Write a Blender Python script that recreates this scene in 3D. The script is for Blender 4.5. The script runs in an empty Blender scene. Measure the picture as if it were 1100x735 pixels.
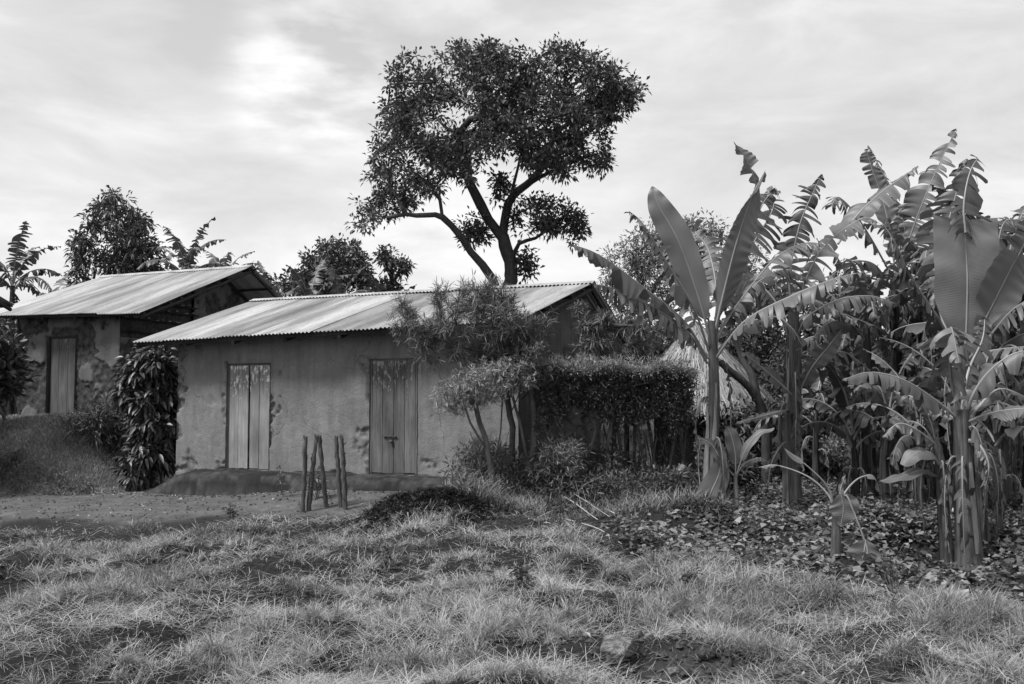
import bpy, math, random
import numpy as np
from math import radians, sin, cos, pi, tan
from mathutils import Vector

SC = bpy.context.scene
COL = SC.collection
# ------------------------------------------------------------------ camera
PITCH = radians(3.453)
CAMZ = 1.5
F = 1069.0
cam_d = bpy.data.cameras.new('camera'); cam_d.lens = 35.0; cam_d.sensor_width = 36.0
cam_d.clip_end = 6000; cam_d.clip_start = 0.05
cam = bpy.data.objects.new('camera', cam_d); COL.objects.link(cam)
cam.location = (0, 0, CAMZ); cam.rotation_euler = (pi / 2 + PITCH, 0, 0)
SC.camera = cam

# ------------------------------------------------------------------ world
SUN_EL, SUN_AZ = radians(55), radians(-118)      # azimuth measured from +Y towards +X
w = bpy.data.worlds.new('World'); SC.world = w; w.use_nodes = True
nt = w.node_tree; nd = nt.nodes; lk = nt.links
nd.clear()
out = nd.new('ShaderNodeOutputWorld'); bg = nd.new('ShaderNodeBackground')
sky = nd.new('ShaderNodeTexSky'); sky.sky_type = 'NISHITA'; sky.sun_disc = False
sky.sun_elevation = SUN_EL; sky.sun_rotation = SUN_AZ; sky.dust_density = 4.0
bw = nd.new('ShaderNodeRGBToBW'); lk.new(sky.outputs[0], bw.inputs[0])
skm = nd.new('ShaderNodeMath'); skm.operation = 'MULTIPLY'; skm.inputs[1].default_value = 0.18
lk.new(bw.outputs[0], skm.inputs[0])
tc = nd.new('ShaderNodeTexCoord')
mp = nd.new('ShaderNodeMapping'); mp.inputs['Scale'].default_value = (1.5, 1.2, 4.2); mp.inputs['Rotation'].default_value = (0.1, 0.25, 0.3)
lk.new(tc.outputs['Generated'], mp.inputs[0])
n1 = nd.new('ShaderNodeTexNoise'); n1.inputs['Scale'].default_value = 3.0; n1.inputs['Detail'].default_value = 9; n1.inputs['Roughness'].default_value = 0.56
n1.inputs['Distortion'].default_value = 0.35
lk.new(mp.outputs[0], n1.inputs[0])
r1 = nd.new('ShaderNodeValToRGB'); e = r1.color_ramp.elements
e[0].position = 0.34; e[0].color = (5.1,) * 3 + (1,)
e[1].position = 0.66; e[1].color = (7.5,) * 3 + (1,)
k = r1.color_ramp.elements.new(0.5); k.color = (6.1,) * 3 + (1,)
lk.new(n1.outputs[0], r1.inputs[0])
# thinner, brighter cloud low over the horizon
sep = nd.new('ShaderNodeSeparateXYZ'); lk.new(tc.outputs['Generated'], sep.inputs[0])
mr = nd.new('ShaderNodeMapRange'); mr.inputs[1].default_value = 0.0; mr.inputs[2].default_value = 0.42
mr.inputs[3].default_value = 1.12; mr.inputs[4].default_value = 0.90
lk.new(sep.outputs[2], mr.inputs[0])
mul = nd.new('ShaderNodeMath'); mul.operation = 'MULTIPLY'
lk.new(r1.outputs[0], mul.inputs[0]); lk.new(mr.outputs[0], mul.inputs[1])
# a thin bright break in the cloud
gl = Vector(((330 - 550) / F, 1.0, (432 - 80) / F)).normalized()
dp = nd.new('ShaderNodeVectorMath'); dp.operation = 'DOT_PRODUCT'; dp.inputs[1].default_value = gl
lk.new(tc.outputs['Generated'], dp.inputs[0])
g2 = nd.new('ShaderNodeMapRange'); g2.interpolation_type = 'SMOOTHERSTEP'
g2.inputs[1].default_value = cos(radians(6)); g2.inputs[2].default_value = 1.0; g2.inputs[3].default_value = 0; g2.inputs[4].default_value = 1.0
lk.new(dp.outputs['Value'], g2.inputs[0])
n2 = nd.new('ShaderNodeTexNoise'); n2.inputs['Scale'].default_value = 7; n2.inputs['Detail'].default_value = 6
lk.new(mp.outputs[0], n2.inputs[0])
g3 = nd.new('ShaderNodeMapRange'); g3.inputs[1].default_value = 0.42; g3.inputs[2].default_value = 0.68; g3.inputs[3].default_value = 0; g3.inputs[4].default_value = 3.0
lk.new(n2.outputs[0], g3.inputs[0])
g4 = nd.new('ShaderNodeMath'); g4.operation = 'MULTIPLY'; lk.new(g2.outputs[0], g4.inputs[0]); lk.new(g3.outputs[0], g4.inputs[1])
ad = nd.new('ShaderNodeMath'); ad.operation = 'ADD'; lk.new(mul.outputs[0], ad.inputs[0]); lk.new(g4.outputs[0], ad.inputs[1])
ad2 = nd.new('ShaderNodeMath'); ad2.operation = 'ADD'; lk.new(ad.outputs[0], ad2.inputs[0]); lk.new(skm.outputs[0], ad2.inputs[1])
lk.new(ad2.outputs[0], bg.inputs[0]); bg.inputs[1].default_value = 0.1
lk.new(bg.outputs[0], out.inputs[0])

sd = bpy.data.lights.new('sun', 'SUN'); sd.energy = 3.6; sd.angle = radians(13)
so = bpy.data.objects.new('sun', sd); COL.objects.link(so)
sdir = Vector((sin(SUN_AZ) * cos(SUN_EL), cos(SUN_AZ) * cos(SUN_EL), sin(SUN_EL)))
so.rotation_euler = sdir.to_track_quat('Z', 'Y').to_euler(); so.location = sdir * 50
vs = SC.view_settings; vs.view_transform = 'Standard'; vs.look = 'None'; vs.exposure = 0.32; vs.gamma = 1; vs.use_curve_mapping = False
SC.cycles.max_bounces = 6; SC.cycles.diffuse_bounces = 3; SC.cycles.transparent_max_bounces = 4

# ------------------------------------------------------------------ numeric helpers
def ease(v, a, b):
    t = np.clip((np.asarray(v, float) - a) / (b - a), 0, 1); return t * t * (3 - 2 * t)

def _h(ix, iy, seed):
    n = (ix.astype(np.int64) * 374761393 + iy.astype(np.int64) * 668265263 + seed * 974634777) & 0xFFFFFFFF
    n = ((n ^ (n >> 13)) * 1274126177) & 0xFFFFFFFF
    n = (n ^ (n >> 16)) & 0xFFFFFFFF
    return n / 4294967295.0

def vn(x, y, seed=0):
    x = np.asarray(x, float); y = np.asarray(y, float)
    ix = np.floor(x); iy = np.floor(y); fx = x - ix; fy = y - iy
    fx = fx * fx * (3 - 2 * fx); fy = fy * fy * (3 - 2 * fy)
    a = _h(ix, iy, seed); b = _h(ix + 1, iy, seed); c = _h(ix, iy + 1, seed); d = _h(ix + 1, iy + 1, seed)
    return (a * (1 - fx) + b * fx) * (1 - fy) + (c * (1 - fx) + d * fx) * fy

def fbm(x, y, seed=0, o=4):
    s = 0; a = 0.5; t = 0
    for i in range(o):
        s = s + a * vn(np.asarray(x) * 2 ** i, np.asarray(y) * 2 ** i, seed + i * 17); t += a; a *= 0.5
    return s / t

def P(px, py, Y):
    u = (px - 550) / F; v = (367.5 - py) / F
    d = np.array([u, cos(PITCH) - v * sin(PITCH), sin(PITCH) + v * cos(PITCH)])
    return np.array([0, 0, CAMZ]) + d * (Y / d[1])

def nrm(v):
    v = np.asarray(v, float); n = np.linalg.norm(v, axis=-1, keepdims=True); return v / np.maximum(n, 1e-9)

# ------------------------------------------------------------------ hut axes
SD = np.array([.914, -.405]); TD = np.array([.405, .914])     # along the ridge, away from the camera
E1 = np.array([.15, 14.6])
def ST(s, t, z=None):
    p = E1 + SD * s + TD * t
    return p if z is None else np.array([p[0], p[1], z])
def to_st(x, y):
    dx = x - E1[0]; dy = y - E1[1]
    return dx * SD[0] + dy * SD[1], dx * TD[0] + dy * TD[1]

# ------------------------------------------------------------------ terrain
def line_d(x, y, a, b):
    ax, ay = a; bx, by = b
    L2 = (bx - ax) ** 2 + (by - ay) ** 2
    t = np.clip(((x - ax) * (bx - ax) + (y - ay) * (by - ay)) / L2, 0, 1)
    return np.hypot(x - ax - t * (bx - ax), y - ay - t * (by - ay))
BERM = ((-0.6, 10.5), (4.1, 5.7))
def berm_side(x, y):       # positive beyond the berm (towards the field)
    (ax, ay), (bx, by) = BERM
    return ((x - ax) * (-(by - ay)) + (y - ay) * (bx - ax)) / math.hypot(bx - ax, by - ay)
def H(x, y):
    x = np.asarray(x, float); y = np.asarray(y, float)
    s, t = to_st(x, y)
    z = -0.02 + 0.012 * np.clip(x, -12, 6)
    # terrace that carries the other hut
    edge = 0.05 + 0.5 * (vn(s * .8, t * 0, 5) - .5)
    terr = (.80 * ease(t, edge - 0.75, edge + .65) * ease(-s, 8.3, 10.4) + .20 * ease(t, edge + .4, edge + 1.7) * ease(-s, 7.9, 9.4) + .8 * ease(t, 1.2, 2.4) * ease(-s, 7.9, 9.4) * (1 - ease(t, edge - 0.75, edge + .65) * ease(-s, 8.3, 10.4)))
    z = z + .10 * (fbm(x * 3, y * 3, 66, 4) - .5) * 2 * ease(-s, 8, 9) * np.exp(-((t - .3) / .5) ** 2)
    z = z + 1.27 * terr + .12 * np.exp(-((t - 1.1) / .6) ** 2) * ease(-s, 9.0, 10.5)
    z = z + 0.6 * ease(t, 7, 14) * (1 - terr)
    # foreground banks
    near = 1 - ease(y, 10.5, 13.0)
    lefty = 1 - ease(y, 12.0, 13.6)
    z = z + lefty * (0.62 * (fbm(x * .95, y * .95, 3, 4) - .5) + 0.34 * (vn(x * .45 + 7, y * .5, 8) - .5))
    z = z + near * 0.12 * (fbm(x * 3.5, y * 3.5, 31, 3) - .5)
    z = z + 0.10 * np.exp(-(line_d(x, y, *BERM) / .6) ** 2)
    z = z - 0.22 * np.exp(-(((x + 4.3) / 1.3) ** 2 + ((y - 8.1) / 1.2) ** 2))
    z = z + 0.12 * np.exp(-(((x + 2.6) / 1.6) ** 2 + ((y - 6.6) / .9) ** 2))
    # field furrows
    f = ease(berm_side(x, y), .5, 1.6) * ease(x - .10 * y, 0, .8) * (1 - ease(y, 17, 20))
    z = z + f * (0.07 * (fbm(x * 1.6, y * 1.6, 12, 4) - .5) * 2 - 0.03)
    z = z + .16 * ease(s, -6, -3) * ease(t, -1.9, -.5) * (1 - ease(s, .5, 2.5)) * (1 - ease(t, 4, 7))
    # heap of dark soil by the yard
    z = z + 0.30 * np.exp(-(((x + .95) / .85) ** 2 + ((y - 12.45) / .42) ** 2)) + 0.13 * np.exp(-(((x + .1) / .6) ** 2 + ((y - 12.1) / .35) ** 2))
    # small roughness everywhere
    z = z + 0.025 * (fbm(x * 2.2, y * 2.2, 44, 3) - .5) * (1 - ease(np.abs(x) + y, 60, 90))
    return z
def G(px, py):
    """point of the terrain under a pixel"""
    lo = P(px, py, 1.0); d = (lo - np.array([0, 0, CAMZ])); t = np.linspace(3, 60, 4000)
    X = d[0] * t; Y = d[1] * t; Z = CAMZ + d[2] * t
    i = np.argmax(Z < H(X, Y)); return np.array([X[i], Y[i], Z[i]])
def hz(x, y): return float(H(x, y))

# ------------------------------------------------------------------ object helpers
ORG = {}
def props(o, label=None, cat=None, group=None, kind=None):
    if label: o['label'] = label
    if cat: o['category'] = cat
    if group: o['group'] = group
    if kind: o['kind'] = kind
    return o
def thing(name, label, cat, loc, group=None):
    o = bpy.data.objects.new(name, None); COL.objects.link(o)
    o.empty_display_size = .2
    o.location = tuple(float(c) for c in loc); ORG[o.name] = np.array(loc, float)
    return props(o, label, cat, group)

class MB:
    def __init__(s): s.v = []; s.q = []; s.t = []; s.qm = []; s.tm = []; s.r = []; s.uv = []; s.n = 0
    def add(s, v, q=None, t=None, m=0, r=0.5, uv=None):
        v = np.asarray(v, float).reshape(-1, 3)
        if q is not None and len(q):
            q = np.asarray(q, np.int64).reshape(-1, 4); s.q.append(q + s.n); s.qm.append(np.full(len(q), m))
        if t is not None and len(t):
            t = np.asarray(t, np.int64).reshape(-1, 3); s.t.append(t + s.n); s.tm.append(np.full(len(t), m))
        s.v.append(v); s.n += len(v)
        s.r.append(np.broadcast_to(np.asarray(r, float), (len(v),)).copy())
        s.uv.append(np.zeros((len(v), 2)) if uv is None else np.asarray(uv, float))
    def grid(s, pts, m=0, r=0.5, uv=None, skip=None):
        a, b = pts.shape[:2]
        i = np.arange(a * b).reshape(a, b)
        q = np.stack([i[:-1, :-1], i[1:, :-1], i[1:, 1:], i[:-1, 1:]], -1).reshape(-1, 4)
        if skip is not None: q = q[~skip.reshape(-1)]
        s.add(pts.reshape(-1, 3), q, None, m, r, uv)
    def box(s, c, ax, hs, m=0, r=0.5):
        """box: centre, 3 unit axes, half sizes, with slightly chamfered look left to material"""
        c = np.asarray(c, float); ax = [np.asarray(a, float) for a in ax]
        v = []
        for i in (-1, 1):
            for j in (-1, 1):
                for k in (-1, 1): v.append(c + ax[0] * hs[0] * i + ax[1] * hs[1] * j + ax[2] * hs[2] * k)
        s.add(v, [(0, 1, 3, 2), (4, 6, 7, 5), (0, 4, 5, 1), (2, 3, 7, 6), (0, 2, 6, 4), (1, 5, 7, 3)], None, m, r)
    def tube(s, pts, rad, sides=7, m=0, r=0.5, cap=True, wob=0.0, rng=None):
        pts = np.asarray(pts, float); n = len(pts); rad = np.broadcast_to(np.asarray(rad, float), (n,))
        T = nrm(np.gradient(pts, axis=0))
        ref = np.array([0, 0, 1.0]) if abs(T[0][2]) < .9 else np.array([1.0, 0, 0])
        U = np.zeros((n, 3)); u = nrm(np.cross(T[0], ref))
        for i in range(n):
            u = nrm(u - T[i] * np.dot(u, T[i])); U[i] = u
        V = np.cross(T, U)
        a = np.arange(sides) * 2 * pi / sides
        rr = rad[:, None] * np.ones((n, sides))
        if wob and rng is not None: rr = rr * (1 + wob * (rng.random((n, sides)) - .5) * 2)
        ring = pts[:, None] + rr[..., None] * (U[:, None] * np.cos(a)[None, :, None] + V[:, None] * np.sin(a)[None, :, None])
        i = np.arange(n * sides).reshape(n, sides); j = np.roll(i, -1, 1)
        q = np.stack([i[:-1], i[1:], j[1:], j[:-1]], -1).reshape(-1, 4)
        cum = np.concatenate([[0], np.cumsum(np.linalg.norm(np.diff(pts, axis=0), axis=1))])
        uv = np.stack([np.broadcast_to(a[None] / (2 * pi), (n, sides)), np.broadcast_to(cum[:, None], (n, sides))], -1).reshape(-1, 2)
        s.add(ring.reshape(-1, 3), q, None, m, r, uv)
        if cap:
            for e, idx in ((0, i[0]), (n - 1, i[-1])):
                vv = np.vstack([ring[e], pts[e][None]]); tt = [(kk, (kk + 1) % sides, sides) for kk in range(sides)]
                s.add(vv, None, tt, m, r)
    def build(s, name, mats, parent=None, smooth=True, label=None, cat=None, group=None, kind=None, org=None, cap=False):
        v = np.concatenate(s.v); r = np.concatenate(s.r); uv = np.concatenate(s.uv)
        Q = np.concatenate(s.q) if s.q else np.zeros((0, 4), np.int64); Tt = np.concatenate(s.t) if s.t else np.zeros((0, 3), np.int64)
        mi = np.concatenate([np.concatenate(s.qm) if s.qm else np.zeros(0), np.concatenate(s.tm) if s.tm else np.zeros(0)]).astype(np.int32)
        me = bpy.data.meshes.new(name)
        loops = np.concatenate([Q.reshape(-1), Tt.reshape(-1)]).astype(np.int32)
        starts = np.concatenate([np.arange(len(Q)) * 4, len(Q) * 4 + np.arange(len(Tt)) * 3]).astype(np.int32)
        if parent is not None:
            root = parent
            while root.parent: root = root.parent
            o0 = ORG[root.name]
        else: o0 = np.zeros(3) if org is None else np.array(org, float)
        me.vertices.add(len(v)); me.vertices.foreach_set('co', (v - o0).astype(np.float32).reshape(-1))
        me.loops.add(len(loops)); me.loops.foreach_set('vertex_index', loops)
        me.polygons.add(len(starts)); me.polygons.foreach_set('loop_start', starts)
        me.polygons.foreach_set('material_index', mi)
        me.polygons.foreach_set('use_smooth', np.full(len(starts), smooth))
        me.update(calc_edges=True)
        at = me.attributes.new('rnd', 'FLOAT', 'POINT'); at.data.foreach_set('value', r.astype(np.float32))
        ul = me.uv_layers.new(name='UVMap'); ul.data.foreach_set('uv', uv[loops].astype(np.float32).reshape(-1))
        for m_ in (mats if isinstance(mats, (list, tuple)) else [mats]): me.materials.append(m_)
        o = bpy.data.objects.new(name, me); COL.objects.link(o)
        if parent is not None: o.parent = parent
        else: o.location = tuple(o0); ORG[o.name] = o0
        return props(o, label, cat, group, kind)

# ------------------------------------------------------------------ materials (all neutral: a black-and-white picture)
def newmat(name):
    m = bpy.data.materials.new(name); m.use_nodes = True
    n = m.node_tree.nodes; n.clear()
    o = n.new('ShaderNodeOutputMaterial'); b = n.new('ShaderNodeBsdfPrincipled'); m.node_tree.links.new(b.outputs[0], o.inputs[0])
    return m, n, m.node_tree.links, o, b
def val(n, l, op, a, b):
    k = n.new('ShaderNodeMath'); k.operation = op
    for i, x in enumerate((a, b)):
        if isinstance(x, (int, float)): k.inputs[i].default_value = x
        else: l.new(x, k.inputs[i])
    return k.outputs[0]
def noise(n, l, scale, detail=4, rough=.55, vec=None, dist=0):
    k = n.new('ShaderNodeTexNoise'); k.inputs['Scale'].default_value = scale; k.inputs['Detail'].default_value = detail
    k.inputs['Roughness'].default_value = rough; k.inputs['Distortion'].default_value = dist
    if vec is not None: l.new(vec, k.inputs[0])
    return k.outputs[0]
def mrange(n, l, x, a, b, c, d):
    k = n.new('ShaderNodeMapRange'); l.new(x, k.inputs[0])
    for i, vv in enumerate((a, b, c, d)): k.inputs[i + 1].default_value = vv
    return k.outputs[0]
def objvec(n, l, scale=(1, 1, 1), uv=False):
    t = n.new('ShaderNodeTexCoord'); mp_ = n.new('ShaderNodeMapping'); mp_.inputs['Scale'].default_value = scale
    l.new(t.outputs['UV' if uv else 'Object'], mp_.inputs[0]); return mp_.outputs[0]
def bump(n, l, h, strength, dist, b):
    k = n.new('ShaderNodeBump'); k.inputs['Strength'].default_value = strength; k.inputs['Distance'].default_value = dist
    l.new(h, k.inputs['Height']); l.new(k.outputs[0], b.inputs['Normal']); return k
def grey(n, l, x):
    return x
def attr(n): k = n.new('ShaderNodeAttribute'); k.attribute_name = 'rnd'; return k.outputs['Fac']

def leafmat(name, lo, hi, rough=.5, trans=.0, ns=3.0, spec=.4, vein=0.0):
    m, n, l, o, b = newmat(name)
    c = mrange(n, l, attr(n), 0, 1, lo, hi)
    nz = mrange(n, l, noise(n, l, ns, 3, vec=objvec(n, l)), .3, .7, .8, 1.2)
    c = val(n, l, 'MULTIPLY', c, nz)
    if vein:
        wv = n.new('ShaderNodeTexWave'); wv.wave_type = 'BANDS'; wv.bands_direction = 'X'; wv.inputs['Scale'].default_value = 22; wv.inputs['Distortion'].default_value = 1.4; wv.inputs['Detail'].default_value = 1
        l.new(objvec(n, l, (1, .12, 1), uv=True), wv.inputs[0])
        c = val(n, l, 'MULTIPLY', c, mrange(n, l, wv.outputs['Fac'], 0, 1, .94, 1.04))
        bump(n, l, wv.outputs['Fac'], vein, .01, b)
    l.new(c, b.inputs['Base Color']); b.inputs['Roughness'].default_value = rough; b.inputs['Specular IOR Level'].default_value = spec
    if trans:
        t = n.new('ShaderNodeBsdfTranslucent'); l.new(val(n, l, 'MULTIPLY', c, 1.3), t.inputs[0])
        mx = n.new('ShaderNodeMixShader'); mx.inputs[0].default_value = trans
        l.new(b.outputs[0], mx.inputs[1]); l.new(t.outputs[0], mx.inputs[2]); l.new(mx.outputs[0], o.inputs[0])
    return m
def barkmat(name, lo, hi, stretch=(1, 1, .25), ns=14, bs=.6):
    m, n, l, o, b = newmat(name)
    nz = noise(n, l, ns, 6, .65, objvec(n, l, stretch))
    n3 = noise(n, l, 2.2, 3, .6, objvec(n, l))
    c = mrange(n, l, nz, .3, .7, lo, hi); c = val(n, l, 'MULTIPLY', c, mrange(n, l, n3, .3, .7, .75, 1.2))
    l.new(c, b.inputs['Base Color']); b.inputs['Roughness'].default_value = .85; b.inputs['Specular IOR Level'].default_value = .2
    bump(n, l, nz, bs, .03, b); return m

M = {}
M['tree_leaf'] = leafmat('dark_tree_leaf', .03, .11, .5, .12)
M['mid_leaf'] = leafmat('mid_leaf', .05, .11, .5, .15)
M['pale_leaf'] = leafmat('pale_leaf', .11, .22, .5, .2)
M['oleander'] = leafmat('narrow_leaf', .07, .20, .45, .15)
M['hedge'] = leafmat('hedge_leaf', .045, .13, .55, .15)
M['hedge_tip'] = leafmat('hedge_pale_leaf', .16, .36, .55, .2)  # paler leaf for the hedge top and the clipped crown
M['climber'] = leafmat('climber_leaf', .025, .085, .45, .05, spec=.6)
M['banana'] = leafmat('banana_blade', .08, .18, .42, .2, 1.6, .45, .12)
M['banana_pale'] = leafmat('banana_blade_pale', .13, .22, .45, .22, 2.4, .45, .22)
M['banana_dark'] = leafmat('banana_blade_dark', .045, .11, .42, .14, 1.6, .45, .12)  # darker blade tone, mixed among the plants and their rear leaves
M['banana_dry'] = leafmat('banana_dry', .06, .20, .8, .15, 2.5, .1, .4)
M['rib'] = leafmat('banana_rib', .2, .3, .4, 0, 2)
M['grass'] = leafmat('grass_blade', .09, .40, .6, .2, 1.1, .25)
M['dry_grass'] = leafmat('dry_grass_blade', .25, .5, .7, .2, 1.1, .2)
M['field_leaf'] = leafmat('field_leaf', .065, .28, .5, .15, 2.2, .4)
M['litter'] = leafmat('leaf_litter', .10, .36, .8, 0, 4, .1)
M['thatch'] = leafmat('thatch_straw', .16, .46, .8, 0, 3, .1)
M['bark'] = barkmat('tree_bark', .03, .075)
M['bark_pale'] = barkmat('shrub_bark', .06, .16)
M['post'] = barkmat('weathered_post', .04, .14, (1, 1, .2), 30, .8)
M['twig'] = barkmat('dry_twig', .25, .45)

def m_ground():
    m, n, l, o, b = newmat('earth')
    v = objvec(n, l)
    a = noise(n, l, 1.2, 6, .6, v); c2 = noise(n, l, 26, 9, .78, v); c3 = noise(n, l, 5, 5, .6, v)
    soil = mrange(n, l, c2, .3, .7, .018, .075)
    yard = mrange(n, l, val(n, l, 'ADD', val(n, l, 'MULTIPLY', c2, .4), val(n, l, 'MULTIPLY', c3, .6)), .3, .7, .11, .29)
    yard = val(n, l, 'MULTIPLY', yard, mrange(n, l, a, .3, .7, .75, 1.15))
    mx = n.new('ShaderNodeMix'); mx.data_type = 'FLOAT'; l.new(attr(n), mx.inputs[0]); l.new(soil, mx.inputs[2]); l.new(yard, mx.inputs[3])
    l.new(mx.outputs[0], b.inputs['Base Color']); b.inputs['Roughness'].default_value = .95; b.inputs['Specular IOR Level'].default_value = .15
    bump(n, l, val(n, l, 'ADD', c2, val(n, l, 'MULTIPLY', c3, 1.2)), 1.0, .09, b)
    return m
M['ground'] = m_ground()
def m_mud(name, lo, hi, chip, damp=True):
    """smoothed mud plaster; rnd carries where the coat has fallen off"""
    m, n, l, o, b = newmat(name)
    v = objvec(n, l)
    a = noise(n, l, 2.0, 6, .6, v, .3); f = noise(n, l, 55, 5, .7, v); g = noise(n, l, 9, 6, .6, v)
    c = mrange(n, l, a, .3, .7, lo, hi); c = val(n, l, 'MULTIPLY', c, mrange(n, l, f, .3, .7, .80, 1.16))
    ch = mrange(n, l, g, .3, .7, chip[0], chip[1]); ch = val(n, l, 'MULTIPLY', ch, mrange(n, l, f, .3, .7, .7, 1.25))
    mx = n.new('ShaderNodeMix'); mx.data_type = 'FLOAT'; l.new(attr(n), mx.inputs[0]); l.new(c, mx.inputs[2]); l.new(ch, mx.inputs[3])
    cc = mx.outputs[0]
    # run-off streaks
    st = noise(n, l, 3.0, 5, .6, objvec(n, l, (2.2, 2.2, .28)))
    cc = val(n, l, 'MULTIPLY', cc, mrange(n, l, st, .35, .6, .84, 1.05))
    # fine cracks in the coat
    vo = n.new('ShaderNodeTexVoronoi'); vo.feature = 'DISTANCE_TO_EDGE'; vo.inputs['Scale'].default_value = 1.6; vo.inputs['Randomness'].default_value = 1
    wv = n.new('ShaderNodeMixRGB'); wv.inputs[0].default_value = .28; l.new(v, wv.inputs[1])
    nn = n.new('ShaderNodeTexNoise'); nn.inputs['Scale'].default_value = 2.5; nn.inputs['Detail'].default_value = 4; l.new(v, nn.inputs[0]); l.new(nn.outputs['Color'], wv.inputs[2])
    l.new(wv.outputs[0], vo.inputs[0])
    ck = mrange(n, l, vo.outputs[0], .0, .012, 0.0, 1.0)
    msk = mrange(n, l, noise(n, l, .8, 3, .6, v), .50, .62, 1.0, 0.0)
    ck = val(n, l, 'MAXIMUM', ck, msk)
    cc = val(n, l, 'MULTIPLY', cc, mrange(n, l, ck, 0, 1, .55, 1))
    l.new(cc, b.inputs['Base Color']); b.inputs['Roughness'].default_value = .93; b.inputs['Specular IOR Level'].default_value = .12
    bump(n, l, val(n, l, 'ADD', val(n, l, 'ADD', f, val(n, l, 'MULTIPLY', g, 1.3)), val(n, l, 'MULTIPLY', ck, .5)), .5, .03, b)
    return m
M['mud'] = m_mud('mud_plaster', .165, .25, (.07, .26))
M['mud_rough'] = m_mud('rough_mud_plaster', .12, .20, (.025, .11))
M['mud_plinth'] = m_mud('very_dark_mud', .02, .038, (.03, .09))  # very dark mud for the plinth and the gable infill
M['mud_gable'] = m_mud('shaded_gable_mud', .09, .14, (.05, .15))  # right gable's shade is put into this darker copy of the mud
M['mud_dark'] = m_mud('gable_mud', .09, .15, (.06, .2))  # darker mud for the third hut and the store
def m_tin():
    m, n, l, o, b = newmat('corrugated_tin')
    v = objvec(n, l, uv=True)
    big = noise(n, l, .9, 5, .6, objvec(n, l, (2.6, .35, 1), uv=True)); f = noise(n, l, 12, 6, .7, v); st = noise(n, l, 5, 6, .65, objvec(n, l, (6, .4, 1), uv=True))
    c = mrange(n, l, attr(n), 0, 1, .36, .70)
    c = val(n, l, 'MULTIPLY', c, mrange(n, l, big, .40, .62, 1.08, .50))
    c = val(n, l, 'MULTIPLY', c, mrange(n, l, st, .3, .7, .88, 1.08))
    c = val(n, l, 'MULTIPLY', c, mrange(n, l, f, .3, .75, 1.04, .82))
    l.new(c, b.inputs['Base Color']); b.inputs['Metallic'].default_value = .45
    l.new(mrange(n, l, big, .3, .7, .38, .6), b.inputs['Roughness']); b.inputs['Specular IOR Level'].default_value = .4
    bump(n, l, f, .08, .01, b); return m
M['tin'] = m_tin()
def m_wood(name, lo, hi, flecks=0.0):
    m, n, l, o, b = newmat(name)
    g = noise(n, l, 26, 8, .7, objvec(n, l, (1, 1, .05)), .4); a = noise(n, l, 2.4, 5, .6, objvec(n, l, (1, 1, .5)))
    c = mrange(n, l, g, .3, .7, lo, hi); c = val(n, l, 'MULTIPLY', c, mrange(n, l, a, .35, .68, .62, 1.15))
    c = val(n, l, 'MULTIPLY', c, mrange(n, l, attr(n), 0, 1, .78, 1.15))
    if flecks:
        fk = noise(n, l, 17, 5, .75, objvec(n, l, (1, 1, .45)))
        t = n.new('ShaderNodeTexCoord'); sp = n.new('ShaderNodeSeparateXYZ'); l.new(t.outputs['Object'], sp.inputs[0])
        zz = mrange(n, l, sp.outputs[2], 1.55, 2.1, 0, .09)
        k = mrange(n, l, val(n, l, 'ADD', fk, zz), .60, .63, 0, 1)
        k = val(n, l, 'MULTIPLY', k, mrange(n, l, sp.outputs[2], 1.35, 1.6, 0, 1))
        mx = n.new('ShaderNodeMix'); mx.data_type = 'FLOAT'; l.new(k, mx.inputs[0]); l.new(c, mx.inputs[2]); mx.inputs[3].default_value = flecks
        c = mx.outputs[0]
    l.new(c, b.inputs['Base Color']); b.inputs['Roughness'].default_value = .8; b.inputs['Specular IOR Level'].default_value = .2
    bump(n, l, g, .5, .01, b); return m
M['door'] = m_wood('weathered_door_wood', .18, .33, .7)
M['door_jamb'] = m_wood('worn_door_jamb', .10, .22)
M['door_dark'] = m_wood('dark_door_wood', .07, .17, .3)
M['timber'] = m_wood('dark_timber', .02, .055)
M['lath'] = m_wood('pale_lath', .14, .3)
M['iron'] = barkmat('rusty_iron', .04, .10, (1, 1, 1), 60, .4)
M['rock'] = barkmat('stone', .10, .32, (1, 1, 1), 28, 1.2)
M['rock_dark'] = barkmat('dark_stone', .03, .12, (1, 1, 1), 28, 1.2)
M['pstem'] = barkmat('banana_stem_skin', .025, .17, (1, 1, .07), 24, .8)
M['pstem_dark'] = barkmat('dark_banana_stem_skin', .015, .08, (1, 1, .07), 24, .8)  # darkness of the grove's rear gap is put into this stem colour
M['pale_skin'] = barkmat('pale_sheath_skin', .2, .38, (1, 1, .06), 30, .3)
M['pstem_pale'] = barkmat('pale_sheath', .10, .32, (1, 1, .08), 24, .5)

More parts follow.
